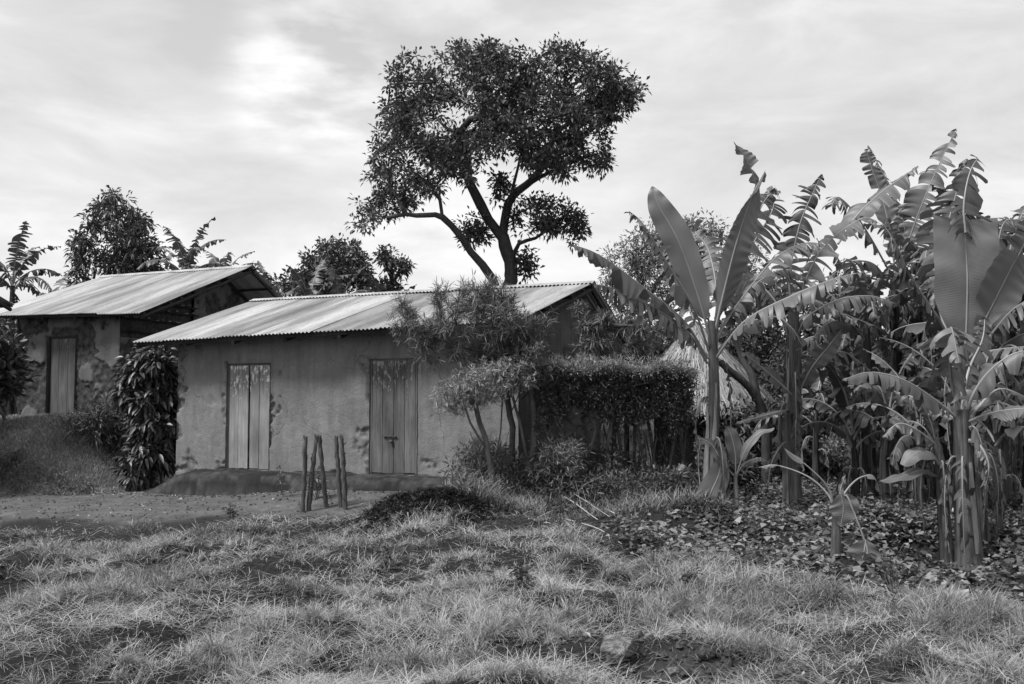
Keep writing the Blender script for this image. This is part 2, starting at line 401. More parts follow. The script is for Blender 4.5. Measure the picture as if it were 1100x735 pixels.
# ------------------------------------------------------------------ ground sheet
def yard_mask(x, y):
    px = 550 + F * x / np.maximum(y, .1)
    s, t = to_st(x, y)
    n_ = (fbm(x * 1.3, y * 1.3, 71) - .5)
    far = ease(y, 13.0 + n_ * 1.6, 13.9 + n_ * 1.6)
    m = far * (1 - ease(px, 400, 500)) * (1 - ease(t, .4, 1.2) * (s < -7.7))
    m = m + .75 * np.exp(-(((x - 1.3) / 1.2) ** 2 + ((y - 5.6) / .7) ** 2)) * ease(fbm(x * 3, y * 3, 13, 3), .3, .6)
    return np.clip(m, 0, 1)
def build_ground():
    a = np.concatenate([[-3000, -1200, -500, -220, -120, -70, -45, -32], np.arange(-24, -9, .25), np.arange(-9, 9, .07), np.arange(9, 22, .25), [32, 45, 70, 120, 220, 500, 1200, 3000]])
    b = np.concatenate([[-400, -120, -40, -12, -3, 1], np.arange(3, 4.6, .2), np.arange(4.6, 15.5, .07), np.arange(15.5, 27, .2), [28.5, 31, 35, 42, 55, 80, 130, 250, 500, 1200, 3500]])
    X, Y = np.meshgrid(a, b, indexing='ij')
    mb = MB(); mb.grid(np.stack([X, Y, H(X, Y)], -1), 0, yard_mask(X, Y).reshape(-1))
    mb.build('ground', M['ground'], kind='structure')
build_ground()

# ------------------------------------------------------------------ huts
def corrugated(mb, e0, e1, r1, r0, rng, pitch=.076, panel=.66, rows=1, patches=(), sag=.03):
    e0, e1, r1, r0 = [np.asarray(p, float) for p in (e0, e1, r1, r0)]
    L = np.linalg.norm(e1 - e0); S = np.linalg.norm(r0 - e0)
    nrmv = nrm(np.cross(e1 - e0, r0 - e0)); nrmv = nrmv * np.sign(nrmv[2])
    npan = int(math.ceil(L / panel)); amp = .0115
    for i in range(npan):
        u0 = i / npan; u1 = (i + 1) / npan + .05 / L
        for k in range(rows):
            v0 = k / rows; v1 = min(1.0, (k + 1) / rows + (.12 / S if k < rows - 1 else 0))
            nu = int(8 * (u1 - u0) * L / pitch) + 1
            u = np.linspace(u0, min(u1, 1.0), nu); v = np.linspace(v0, v1, 7)
            if k == 0: v = v + (1 - np.linspace(0, 1, 7)) * (rng.random() - .5) * .035 / S * 2
            U, V = np.meshgrid(u, v, indexing='ij')
            p = (1 - V)[..., None] * ((1 - U)[..., None] * e0 + U[..., None] * e1) + V[..., None] * ((1 - U)[..., None] * r0 + U[..., None] * r1)
            w_ = (1 + 1 * ((i + k) % 2)) * .004 + .006 * (1 - k) * 0
            ds = amp * np.sin(U * L / pitch * 2 * pi) + w_ + (rows - 1 - k) * -.003
            ds = ds - sag * 4 * (U * (1 - U)) * (.5 + .5 * np.sin(U * 9 + V * 2)) * .5 + .012 * (fbm(U * L * 1.2, V * S * 1.2 + i * 0, 9) - .5) * 2
            bend = (1 - (V - v0) / (v1 - v0 + 1e-6)) ** 2 * .008 * rng.random()
            p = p + (ds + bend)[..., None] * nrmv
            val_ = rng.uniform(.35, 1.0)
            for (pu, pv, pk) in patches:
                if abs((u0 + u1) / 2 - pu) < .5 / npan + 1e-6 and (pv is None or pv == k): val_ = pk
            mb.grid(p, 0, val_, np.stack([U * L + i * 3.1, V * S + k * 1.7], -1).reshape(-1, 2))

def ridge_cap(mb, r0, r1, dn_f, dn_b, rng, w=.16, r=.7):
    """bent ridge sheet, with a crimped edge"""
    r0 = np.asarray(r0, float); r1 = np.asarray(r1, float); L = np.linalg.norm(r1 - r0); n = int(L / .02)
    u = np.linspace(0, 1, n); base = r0 + u[:, None] * (r1 - r0)
    crimp = .012 * np.sin(u * L / .076 * 2 * pi)
    up = np.array([0, 0, 1.])
    rows = [base + dn_f * w + up * (.028 + crimp)[:, None], base + dn_f * w * .5 + up * .033, base + up * .045, base + dn_b * w * .5 + up * .033, base + dn_b * w + up * (.028 + crimp)[:, None]]
    mb.grid(np.stack(rows, 1), 0, r, np.stack([np.repeat((u * L)[:, None], 5, 1), np.tile(np.arange(5) * .07, (n, 1))], -1).reshape(-1, 2))

def mud_wall(mb, a, b, zb, top, nrm2, openings=(), res=.03, dam=None, seed=0, rel=.014, mi=0):
    """displaced wall sheet between plan points a and b; top(sfrac) gives the height; openings=(s0,s1,z0,z1) in metres"""
    a = np.asarray(a, float); b = np.asarray(b, float); L = np.linalg.norm(b - a)
    sx = set(np.round(np.arange(0, L, res), 4)); sx.add(round(L, 4))
    ztop = max(float(top(0)), float(top(1)), float(top(.5)))
    zx = set(np.round(np.arange(0, 1, res / (ztop - zb)), 4)); zx.add(1.0)
    sx = sorted(sx); S_ = np.array(sx)
    for o in openings:
        for e in (o[0], o[1]): S_[np.argmin(abs(S_ - e))] = e
    V_ = np.array(sorted(zx))
    Sg, Vg = np.meshgrid(S_, V_, indexing='ij')
    tz = np.array([float(top(s / L)) for s in S_])[:, None]
    Z = zb + Vg * (tz - zb)
    if openings:
        for o in openings:     # snap rows to lintel and sill
            for e in (o[2], o[3]):
                j = np.argmin(abs(Z - e), axis=1)
                for i in range(len(S_)): Z[i, j[i]] = e
    d = rel * (fbm(Sg * 1.7 + seed, Z * 1.7, seed + 1, 4) - .5) * 2 + .004 * (fbm(Sg * 14, Z * 14, seed + 4, 3) - .5)
    chip = np.zeros_like(Z)
    if dam is not None:
        chip = dam(Sg, Z, L)
        d = d - chip * (.034 + .03 * (fbm(Sg * 9, Z * 9, seed + 7, 4) - .5) * 2)
    n3 = np.array([nrm2[0], nrm2[1], 0])
    p = np.stack([a[0] + (b - a)[0] * Sg / L, a[1] + (b - a)[1] * Sg / L, Z], -1) + d[..., None] * n3
    cs = (Sg[:-1, :-1] + Sg[1:, 1:]) / 2; cz = (Z[:-1, :-1] + Z[1:, 1:]) / 2
    skip = np.zeros(cs.shape, bool)
    for o in openings: skip |= (cs > o[0]) & (cs < o[1]) & (cz > o[2]) & (cz < o[3])
    mb.grid(p, mi, chip.reshape(-1), None, skip)

def planks(mb, a, b, z0, z1, n2, n, rng, th=.022, gap=.007, m=0, seg=14, tops=.0):
    """n upright boards between plan points a and b, faces towards n2"""
    a = np.asarray(a, float); b = np.asarray(b, float); L = np.linalg.norm(b - a); ax = (b - a) / L
    ed = np.linspace(0, L, n + 1) + np.concatenate([[0], rng.uniform(-.012, .012, n - 1), [0]])
    for i in range(n):
        x0 = ed[i] + gap / 2; x1 = ed[i + 1] - gap / 2; off = rng.uniform(-.005, .005)
        zt = z1 - rng.random() * tops; zb_ = z0 + rng.random() * .012
        zs = np.linspace(zb_, zt, seg)
        w0 = x0 + rng.uniform(-.002, .002, seg); w1 = x1 + rng.uniform(-.002, .002, seg)
        prof = []
        for (xx, yy) in ((w0, 0), (w0, th * .85), (w0 + .004, th), ((w0 + w1) / 2, th + .001), (w1 - .004, th), (w1, th * .85), (w1, 0)):
            prof.append(np.stack([a[0] + ax[0] * xx + n2[0] * (yy + off), a[1] + ax[1] * xx + n2[1] * (yy + off), zs], -1))
        g = np.stack(prof, 1); mb.grid(g, m, rng.random())
        for e in (0, -1):
            mb.add(g[e], [(0, 1, 5, 6), (1, 2, 4, 5)], [(2, 3, 4)], m, .4)

def prism(mb, pts, w_, h_, m=0, r=.5, up=(0, 0, 1)):
    """sawn timber following a polyline"""
    pts = np.asarray(pts, float); T = nrm(np.gradient(pts, axis=0)); up = np.asarray(up, float)
    S_ = nrm(np.cross(T, up)); U_ = np.cross(S_, T)
    c = np.stack([pts + S_ * w_ / 2 * i + U_ * h_ / 2 * j for i, j in ((-1, -1), (1, -1), (1, 1), (-1, 1), (-1, -1))], 1)
    mb.grid(c, m, r); mb.add(c[0][:4], [(0, 1, 2, 3)], None, m, r); mb.add(c[-1][:4], [(0, 1, 2, 3)], None, m, r)

def lin(a, b): return lambda f: a + (b - a) * f
NF = -TD; NR = SD                     # outward normals: front and right gable

# ---- main hut
rngH = np.random.default_rng(3)
e0 = ST(-7.54, 0, 2.56); e1 = ST(0, 0, 2.70); r1 = ST(0, 3.26, 3.61); r0 = ST(-7.5, 3.26, 3.60)
b0 = ST(-7.5, 6.3, 2.32); b1 = ST(0, 6.3, 2.28)
hut = thing('mud_hut', 'long low mud hut with two plank doors under a pale corrugated roof', 'hut', ST(-3.5, 2.5, 0.1))
WS0, WS1, WT0, WT1 = -6.95, -.28, .5, 4.35
def roofz(s, t, E0=2.56, E1z=2.70, R=3.6, B=2.3, th=3.26, tb=6.3):
    ez = E1z + (E0 - E1z) * (-s / 7.5)
    return ez + (R - ez) * t / th if t <= th else R + (B - R) * (t - th) / (tb - th)
# door stations along the front wall, from the photograph's columns
def s_at(px, t=.5):
    u = (px - 550) / F; p = E1 + TD * t
    return (u * p[1] - p[0]) / (SD[0] - u * SD[1])
d1a, d1b, d2a, d2b = s_at(244), s_at(290.5), s_at(397.5), s_at(448.5)
Lf = WS1 - WS0
op1 = (d1a - WS0, d1b - WS0, .335, 2.17); op2 = (d2a - WS0, d2b - WS0, .345, 2.20)
def dam_main(S_, Z, L):
    n_ = fbm(S_ * 3.2, Z * 3.2, 21, 5) - .045; c = np.zeros_like(S_)
    c = np.maximum(c, ease(n_ + .22 * np.exp(-(S_ / .25) ** 2), .70, .74))
    for (a_, b_, lo, hi) in (op1, op2):
        for e_, k in ((a_, .27), (b_, .12)):
            c = np.maximum(c, ease(n_ + k * np.exp(-((S_ - e_) / .10) ** 2) * (Z < hi + .05), .68, .73))
    c = np.maximum(c, ease(n_ + .17 * np.exp(-((Z - .34) / .12) ** 2), .68, .74))
    c = np.maximum(c, ease(fbm(S_ * 4, Z * 4, 57, 4) + .2 * np.exp(-(((S_ - 4.05) / .12) ** 2 + ((Z - .95) / .35) ** 2)), .74, .78))
    near = np.exp(-(S_ / .4) ** 2) + sum(np.exp(-((S_ - e_) / .28) ** 2) for e_ in (op1[0], op1[1], op2[0], op2[1])) + np.exp(-((Z - .34) / .12) ** 2) + .8 * np.exp(-((S_ - 4.05) / .2) ** 2)
    return c * np.clip(near * 1.3, 0, 1)
mb = MB()
mud_wall(mb, ST(WS0, WT0), ST(WS1, WT0), .12, lambda f: roofz(WS0 + f * Lf, WT0) - .03, NF, (op1, op2), .025, dam_main, 2)
hut_wall = mb
def gtop(f): return roofz(WS1, WT0 + f * (WT1 - WT0)) - .03
mb_f = mb
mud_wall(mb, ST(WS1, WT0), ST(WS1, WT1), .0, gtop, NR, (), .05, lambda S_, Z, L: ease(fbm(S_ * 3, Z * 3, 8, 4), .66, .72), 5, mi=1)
mud_wall(mb, ST(WS1, WT1), ST(WS0, WT1), .0, lambda f: roofz(WS1 - f * Lf, WT1) - .03, -NF, (), .1, None, 6)
mud_wall(mb, ST(WS0, WT1), ST(WS0, WT0), -.1, lambda f: roofz(WS0, WT1 - f * (WT1 - WT0)) - .03, -NR, (), .06, lambda S_, Z, L: ease(fbm(S_ * 3, Z * 3, 18, 4), .6, .66), 7)
# reveals of the two doorways
for o in (op1, op2):
    for sx, nn in ((o[0], 1), (o[1], -1)):
        z = np.linspace(o[2], o[3], 40); k = .018 * (fbm(z * 8, z * 0 + sx, 3) - .5)
        row = [np.stack([*(ST(WS0 + sx, WT0)[:, None] + TD[:, None] * dd + SD[:, None] * k[None] * (dd < .05)), z], -1) for dd in (-.012, .06, .16)]
        mb.grid(np.stack(row, 1), 0, .7)
    a_ = ST(WS0 + o[0], WT0, o[3]); b_ = ST(WS0 + o[1], WT0, o[3]); t3 = np.array([*TD, 0])
    mb.add([a_ - t3 * .012, b_ - t3 * .012, b_ + t3 * .16, a_ + t3 * .16], [(0, 1, 2, 3)], None, 0, .6)
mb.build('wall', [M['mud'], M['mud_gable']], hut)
# raised mud plinth along the front
mb = MB()
s_ = np.linspace(-7.6, .3, 270)
edge = .42 + .06 * (fbm(s_ * 1.3, s_ * 0, 4) - .5) * 2 + .02 * (fbm(s_ * 7, s_ * 0, 5) - .5)
ztop = .325 + .015 * (fbm(s_ * 1.1, s_ * 0, 15) - .5) * 2
ztop = ztop - .42 * ease(-s_, 6.3, 7.6)
prof = []
for tt, zz in ((.01, .035), (.0, .012), (-.25, .0), (-.5, -.008), (-.76, -.025), (-.97, -.075), (-1.10, -.19), (-1.28, -.31), (-1.6, -.50)):
    rgh = .022 * (fbm(s_ * 6, s_ * 0 + tt * 9, 6, 4) - .5) * 2
    t_ = .5 + tt * edge + rgh * 1.8 * (tt < -.6); z_ = ztop + zz + rgh * .9
    if tt < -1.1: z_ = np.minimum(z_, -.2)
    prof.append(np.stack([E1[0] + SD[0] * s_ + TD[0] * t_, E1[1] + SD[1] * s_ + TD[1] * t_, z_], -1))
g = np.stack(prof, 1); mb.grid(g, 0, (ease(fbm(np.repeat(s_[:, None] * 3, 9, 1), np.tile(np.arange(9.), (270, 1)), 40), .45, .6)).reshape(-1))
mb.grid(np.stack([g[0], g[0] * 0 + np.array([*ST(-7.65, .5), -.4])], 1)); mb.grid(np.stack([g[-1], g[-1] * 0 + np.array([*ST(.35, .5), -.3])], 1))
mb.build('plinth', M['mud_plinth'], hut)
# doors
def door(parent, a, b, z0, z1, n, mat, label, frame=True):
    mb = MB(); planks(mb, a, b, z0, z1, NF, n, rngH)
    ba = np.array(b) - np.array(a)
    for zz in (z0 + .25, z1 - .3):     # ledges on the inside
        mb.box(np.array([*((np.array(a) + np.array(b)) / 2 - NF * .02), zz]), (np.array([*nrm(ba), 0]), np.array([*NF, 0]), (0, 0, 1)), (np.linalg.norm(ba) / 2 - .01, .012, .05))
    return mb.build('door', mat, parent, False, label)
pin = .055
ga = ST(d1a + .035, WT0 + pin); gm = ST((d1a + d1b) / 2 - .014, WT0 + pin); gm2 = ST((d1a + d1b) / 2 + .016, WT0 + pin); gb = ST(d1b - .03, WT0 + pin)
door(hut, ga, gm, .35, 2.13, 2, M['door'], 'left leaf of the narrow grey double door')
door(hut, gm2, gb, .35, 2.13, 2, M['door'], 'right leaf of the narrow grey double door')
D2 = door(hut, ST(d2a + .04, WT0 + .03), ST(d2b - .035, WT0 + .03), .36, 2.16, 4, M['door_dark'], 'darker four board door with a hasp')
def frame(a, b, z0, z1, mat, parent):
    mb = MB()
    for p in (a, b):
        zz = np.linspace(z0, z1, 9); mb_pts = np.stack([np.full(9, p[0]), np.full(9, p[1]), zz], -1)
        prism(mb, mb_pts, .045, .06, 0, .4, (NF[0], NF[1], 0))
    prism(mb, [[*a, z1], [*((a + b) / 2), z1], [*b, z1]], .06, .05, 0, .3)
    mb.build('door_frame', mat, parent, False)
frame(ST(d1a + .012, WT0 + .065), ST(d1b - .008, WT0 + .065), .33, 2.155, M['door_jamb'], hut)
frame(ST(d2a + .014, WT0 + .04), ST(d2b - .012, WT0 + .04), .34, 2.185, M['door_jamb'], hut)
# bolt and padlock on the second door
mb = MB(); c = ST(d2a + .40, WT0 - .012); ax3 = np.array([*SD, 0]); nf3 = np.array([*NF, 0])
c3 = np.array([*c, .95]); mb.tube([c3 - ax3 * .14, c3 + ax3 * .12], .008, 8); mb.tube([c3 + ax3 * .06, c3 + ax3 * .06 + nf3 * .02 + np.array([0, 0, -.03])], .006, 6)
for k in (-.10, 0, .09): mb.box(c3 + ax3 * k, (ax3, nf3, (0, 0, 1)), (.012, .006, .022))
mb.build('bolt', M['iron'], D2)
mb = MB(); c4 = c3 + ax3 * .02 + np.array([0, 0, -.085]) + nf3 * .012
mb.box(c4, (ax3, nf3, (0, 0, 1)), (.024, .009, .026)); th = np.linspace(0, pi, 9)
mb.tube([c4 + ax3 * .015 * cos(t_) + np.array([0, 0, .026 + .03 * sin(t_)]) for t_ in th], .004, 6)
mb.build('padlock', M['iron'], D2)
# roof
mb = MB()
pt = [(.04, 0, .35), (.13, 0, .9), (.29, 0, .15), (.38, 0, .9), (.54, 0, .2), (.8, 0, .6)]
corrugated(mb, e0, e1, r1, r0, rngH, patches=pt)
corrugated(mb, b1, b0, r0, r1, rngH)
dn_f = nrm(e1 - r1); dn_b = nrm(b1 - r1)
ridge_cap(mb, r0, r1, dn_f, dn_b, rngH)
mb.build('roof', M['tin'], hut, True)
# timbers: eave plate, rafters, purlins
def timbers(parent, e0, e1, r0, r1, b0, b1, nraf, rng, inset=.12):
    e0, e1, r0, r1, b0, b1 = [np.asarray(q, float) for q in (e0, e1, r0, r1, b0, b1)]
    up = np.array([0, 0, 1.])
    mb = MB(); f = np.linspace(.0, 1, 12)[:, None]
    A = e0 + (r0 - e0) * .03; B = e1 + (r1 - e1) * .03
    ln = A * (1 - f) + B * f - up * .055; ln[:, 2] += rng.uniform(-.006, .006, 12); prism(mb, ln, .045, .075)
    mb.build('eave_board', M['timber'], parent, False)
    for k in (1 / 3., .66, .97):
        mb = MB(); A = e0 + (r0 - e0) * k; B = e1 + (r1 - e1) * k; prism(mb, A * (1 - f) + B * f - up * .05, .05, .05); mb.build('purlin', M['timber'], parent, False)
    for k in (.03, .5):
        mb = MB(); A = b0 + (r0 - b0) * k; B = b1 + (r1 - b1) * k; prism(mb, A * (1 - f) + B * f - up * .05, .05, .05); mb.build('purlin', M['timber'], parent, False)
    for i in range(nraf):
        g_ = (i + .0) / (nraf - 1) * .985 + .0075
        for (q0, q1, s0, s1) in ((e0, e1, r0, r1), (b0, b1, r0, r1)):
            a = q0 * (1 - g_) + q1 * g_; b = s0 * (1 - g_) + s1 * g_
            mb = MB(); n_ = 8; ff = np.linspace(.02, .99, n_)[:, None]; ln = a * (1 - ff) + b * ff - up * .115
            mb.tube(ln + rng.normal(0, .006, (n_, 3)), .036, 7, 0, .5, True); mb.build('rafter', M['timber'], parent)
timbers(hut, e0, e1, r0, r1, b0, b1, 8, rngH)
# veranda posts at the back carry the wide rear slope
for s in (-7.0, -3.6, -.3):
    mb = MB(); q = ST(s, 6.05); z0 = hz(*q); mb.tube([[*q, z0 - .2], [*q, (z0 + roofz(s, 6.05)) / 2], [*q, roofz(s, 6.05) - .1]], [.055, .05, .045], 8); mb.build('rear_post', M['post'], hut)

# ---- left hut on the terrace
rngL = np.random.default_rng(11)
def ST2(s, t, z): return np.array([*(np.array([-7.71, 20.6]) + SD * s + TD * t), z])
f0 = ST2(-4.87, 0, 3.46); f1 = ST2(0, 0, 3.35); g1 = ST2(0, 3.59, 4.77); g0 = ST2(-4.87, 3.59, 4.76)
h0 = ST2(-4.87, 5.1, 3.95); h1 = ST2(0, 5.1, 3.93)
hut2 = thing('mud_hut', 'tall crumbling mud hut with one plank door on the grassy bank', 'hut', ST2(-2.5, 2.4, 1.2))
def rz2(s, t):
    if t <= 3.59: return 3.35 + (4.77 - 3.35) * t / 3.59 + .11 * (-s / 4.87) * (1 - t / 3.59)
    return 4.77 + (3.93 - 4.77) * (t - 3.59) / (5.1 - 3.59)
P20 = np.array([-7.71, 20.6])
def s2_at(px, t):
    u = (px - 550) / F; p = P20 + TD * t
    return (u * p[1] - p[0]) / (SD[0] - u * SD[1])
wa, wb, wt0, wt1 = s2_at(17, .45), s2_at(128, .45), .45, 4.6
L2 = wb - wa; da, db = s2_at(50.5, .45) - wa, s2_at(81, .45) - wa
opL = (da, db, 1.16, 2.96)
def dam_left(S_, Z, L):
    n_ = fbm(S_ * 2.4, Z * 2.4, 31, 5)
    c = ease(n_ + .16 * ease(-Z, -2.35, -1.5), .51, .54)
    for e_, k in ((da, .42), (db, .32)): c = np.maximum(c, ease(n_ + k * np.exp(-((S_ - e_) / .16) ** 2) * (Z < 3.0), .6, .66))
    c = np.maximum(c, ease(n_ + .3 * np.exp(-(S_ / .15) ** 2), .6, .65)); return c
mb = MB()
mud_wall(mb, ST2(wa, wt0, 0)[:2], ST2(wb, wt0, 0)[:2], .95, lambda f: rz2(wa + f * L2, wt0) - .03, NF, (opL,), .03, dam_left, 12, .025)
mud_wall(mb, ST2(wb, wt0, 0)[:2], ST2(wb, wt1, 0)[:2], .6, lambda f: min(2.9 if f < .55 else 3.45, rz2(wb, wt0 + f * (wt1 - wt0)) - .03), NR, (), .04, lambda S_, Z, L: ease(fbm(S_ * 2.6, Z * 2.6, 61, 5), .5, .56), 13, .03)
mud_wall(mb, ST2(wb, wt1, 0)[:2], ST2(wa, wt1, 0)[:2], .6, lambda f: rz2(wb - f * L2, wt1) - .03, -NF, (), .12, None, 14)
mud_wall(mb, ST2(wa, wt1, 0)[:2], ST2(wa, wt0, 0)[:2], .6, lambda f: rz2(wa, wt1 - f * (wt1 - wt0)) - .03, -NR, (), .08, lambda S_, Z, L: ease(fbm(S_ * 3, Z * 3, 71, 4), .55, .6), 15)
for sx in (da, db):
    z = np.linspace(opL[2], opL[3], 40)
    row = [np.stack([*(ST2(wa + sx, wt0, 0)[:2][:, None] + TD[:, None] * dd + 0 * z[None]), z], -1) for dd in (-.015, .08, .2)]
    mb.grid(np.stack(row, 1), 0, .8)
mb.build('wall', M['mud_rough'], hut2)
# gable above: laths with mud between, partly filled
mb = MB()
tsplit = 2.75
mud_wall(mb, ST2(wb - .06, wt0, 0)[:2], ST2(wb - .06, tsplit, 0)[:2], 2.85, lambda f: rz2(wb, wt0 + f * (tsplit - wt0)) - .02, NR, (), .04, lambda S_, Z, L: np.ones_like(S_), 16, .02)
mb.build('gable_infill', M['mud_plinth'], hut2)
mb = MB()
mud_wall(mb, ST2(wb - .02, tsplit, 0)[:2], ST2(wb - .02, wt1, 0)[:2], 3.4, lambda f: rz2(wb, tsplit + f * (wt1 - tsplit)) - .02, NR, (), .04, lambda S_, Z, L: ease(fbm(S_ * 4, Z * 4, 63, 5), .5, .56), 17, .03)
mb.build('gable_patch', M['mud_rough'], hut2)
for zz, ta, tb in ((3.05, .5, 2.9), (3.33, .5, 2.9), (3.55, .9, 2.9), (3.73, 1.2, 2.9), (4.02, 1.9, 2.9)):
    mb = MB(); n_ = 12; tt = np.linspace(ta, tb, n_)
    mb.tube([ST2(wb - .02, t_, zz + rngL.normal(0, .012)) for t_ in tt], .018, 6); mb.build('lath', M['timber'], hut2)
mb = MB()
for zz, ta, tb, n_ in ((3.36, .65, 2.2, 8), (3.58, 1.9, 2.75, 4), (3.76, 1.35, 2.75, 8)):
    for t_ in np.linspace(ta, tb, n_) + rngL.uniform(-.04, .04, n_):
        mb = MB(); l_ = rngL.uniform(.03, .08); q = ST2(wb + .0, t_, zz + rngL.normal(0, .012))
        th = np.linspace(-1, 1, 6); mb.tube([q + np.array([*TD, 0]) * k * l_ for k in th], .014 * np.sqrt(1.02 - th ** 2) + .003, 6, 0, .9); mb.build('mud_daub', M['lath'], hut2)
mb = MB(); planks(mb, ST2(wa + da + .035, wt0 + .09, 0)[:2], ST2(wa + db - .03, wt0 + .09, 0)[:2], 1.17, 2.93, NF, 3, rngL); mb.build('door', M['door_dark'], hut2, False)
frame(ST2(wa + da + .012, wt0 + .07, 0)[:2], ST2(wa + db - .01, wt0 + .07, 0)[:2], 1.15, 2.95, M['timber'], hut2)
mb = MB(); corrugated(mb, f0, f1, g1, g0, rngL, patches=[(.5, 0, .45)], sag=.02); corrugated(mb, h1, h0, g0, g1, rngL)
ridge_cap(mb, g0, g1, nrm(f1 - g1), nrm(h1 - g1), rngL)
mb.build('roof', M['tin'], hut2)
timbers(hut2, f0, f1, g0, g1, h0, h1, 6, rngL)
mb = MB()   # stub of the ridge pole poking out of the gable
mb.tube([g1 + np.array([*SD * -.3, -.10]), g1 + np.array([*SD * .16, -.06])], .03, 7); mb.build('ridge_pole', M['timber'], hut2)

# ---- third hut, only the tip of its rear roof slope enters the frame
RC = P(16.5, 328, 19.0)
def ST3(s, t, z): return np.array([*(RC[:2] + SD * s + TD * t), z])
hut3 = thing('mud_hut', 'dark underside of a roof corner poking in at the left edge of the picture', 'hut', ST3(-2, -3, 1.0))
z3 = RC[2]; AP = z3 + 1.05
i0, i1 = ST3(-5, 0, z3), ST3(0, 0, z3); j0, j1 = ST3(-5, -2.6, AP), ST3(0, -2.6, AP); k0, k1 = ST3(-5, -5.4, z3 - .1), ST3(0, -5.4, z3 - .1)
mb = MB(); corrugated(mb, i1, i0, j0, j1, rngL); corrugated(mb, k0, k1, j1, j0, rngL); ridge_cap(mb, j0, j1, nrm(k1 - j1), nrm(i1 - j1), rngL)
mb.build('roof', M['tin'], hut3)
timbers(hut3, k0, k1, j0, j1, i0, i1, 5, rngL)
def rz3(t): return AP - (AP - z3) * (t + 2.6) / 2.6 if t > -2.6 else AP - (AP - z3 + .1) * (-2.6 - t) / 2.8
mb = MB()
mud_wall(mb, ST3(-.5, -4.9, 0)[:2], ST3(-.5, -.7, 0)[:2], .2, lambda f: rz3(-4.9 + f * 4.2) - .03, NR, (), .06, lambda S_, Z, L: ease(fbm(S_ * 3, Z * 3, 91, 4), .55, .6), 21)
mud_wall(mb, ST3(-4.6, -4.9, 0)[:2], ST3(-.5, -4.9, 0)[:2], .2, lambda f: rz3(-4.9) - .03, NF, (), .1, None, 22)
mud_wall(mb, ST3(-.5, -.7, 0)[:2], ST3(-4.6, -.7, 0)[:2], .2, lambda f: rz3(-.7) - .03, -NF, (), .1, None, 23)
mud_wall(mb, ST3(-4.6, -.7, 0)[:2], ST3(-4.6, -4.9, 0)[:2], .2, lambda f: rz3(-.7 - f * 4.2) - .03, -NR, (), .1, None, 24)
mb.build('wall', M['mud_dark'], hut3)

# ---- thatched store
TC = np.array([3.68, 19.8]); tz = hz(*TC)
store = thing('thatched_store', 'small round thatched store with a shaggy straw roof behind the banana plant', 'store', (*TC, tz))
rngT = np.random.default_rng(5)
mb = MB(); th = np.linspace(0, 2 * pi, 90); z = np.linspace(tz - .2, 1.62, 34); A_, Z_ = np.meshgrid(th, z, indexing='ij')
A_w = A_ % (2 * pi); R_ = .86 + .03 * (fbm(np.cos(A_w) * 4 + 9, Z_ * 4 + np.sin(A_w) * 4, 3) - .5)
mb.grid(np.stack([TC[0] + R_ * np.cos(A_), TC[1] + R_ * np.sin(A_), Z_], -1), 0, ease(fbm(np.cos(A_w) * 4, Z_ * 3 + np.sin(A_w) * 3, 8), .55, .62).reshape(-1)); mb.build('wall', M['mud_dark'], store)
mb = MB(); n = 15000
a = rngT.random(n) * 2 * pi; f = rngT.random(n) ** .7
rt = .05 + f * 1.42; zt = 3.0 - f * 1.37 - .15 * f * f + .03 * rngT.normal(size=n)
ln = rngT.uniform(.25, .6, n) * (1 - .3 * (f > .85)); sl = 1.25
rr = np.stack([np.cos(a), np.sin(a), np.zeros(n)], -1); dn = nrm(rr * .62 + np.array([0, 0, -1.0]) * .9 + rngT.normal(0, .10, (n, 3)))
c0 = np.stack([TC[0] + rt * rr[:, 0], TC[1] + rt * rr[:, 1], zt], -1) + rngT.uniform(0, .05, n)[:, None] * rr
tg = np.stack([-np.sin(a), np.cos(a), np.zeros(n)], -1); w_ = rngT.uniform(.008, .018, n)[:, None]
v = np.stack([c0 - tg * w_, c0 + tg * w_, c0 + dn * ln[:, None] * .6 + tg * w_ * .8, c0 + dn * ln[:, None] * .6 - tg * w_ * .8, c0 + dn * ln[:, None] + np.array([0, 0, -.03])], 1)
i = np.arange(n)[:, None] * 5
mb.add(v.reshape(-1, 3), i + np.array([0, 1, 2, 3]), i + np.array([3, 2, 4]), 0, np.repeat(rngT.random(n) * (.6 + .4 * (vn(a * 6, f * 8, 3))), 5))
tha = np.linspace(0, 2 * pi, 60); fz = np.linspace(0, 1, 12); A_, Fz = np.meshgrid(tha, fz, indexing='ij')
mb.grid(np.stack([TC[0] + (.02 + Fz * 1.2) * np.cos(A_), TC[1] + (.02 + Fz * 1.2) * np.sin(A_), 2.95 - Fz * 1.43 - .1 * Fz * Fz], -1), 0, .05)
mb.build('thatch_roof', M['thatch'], store)

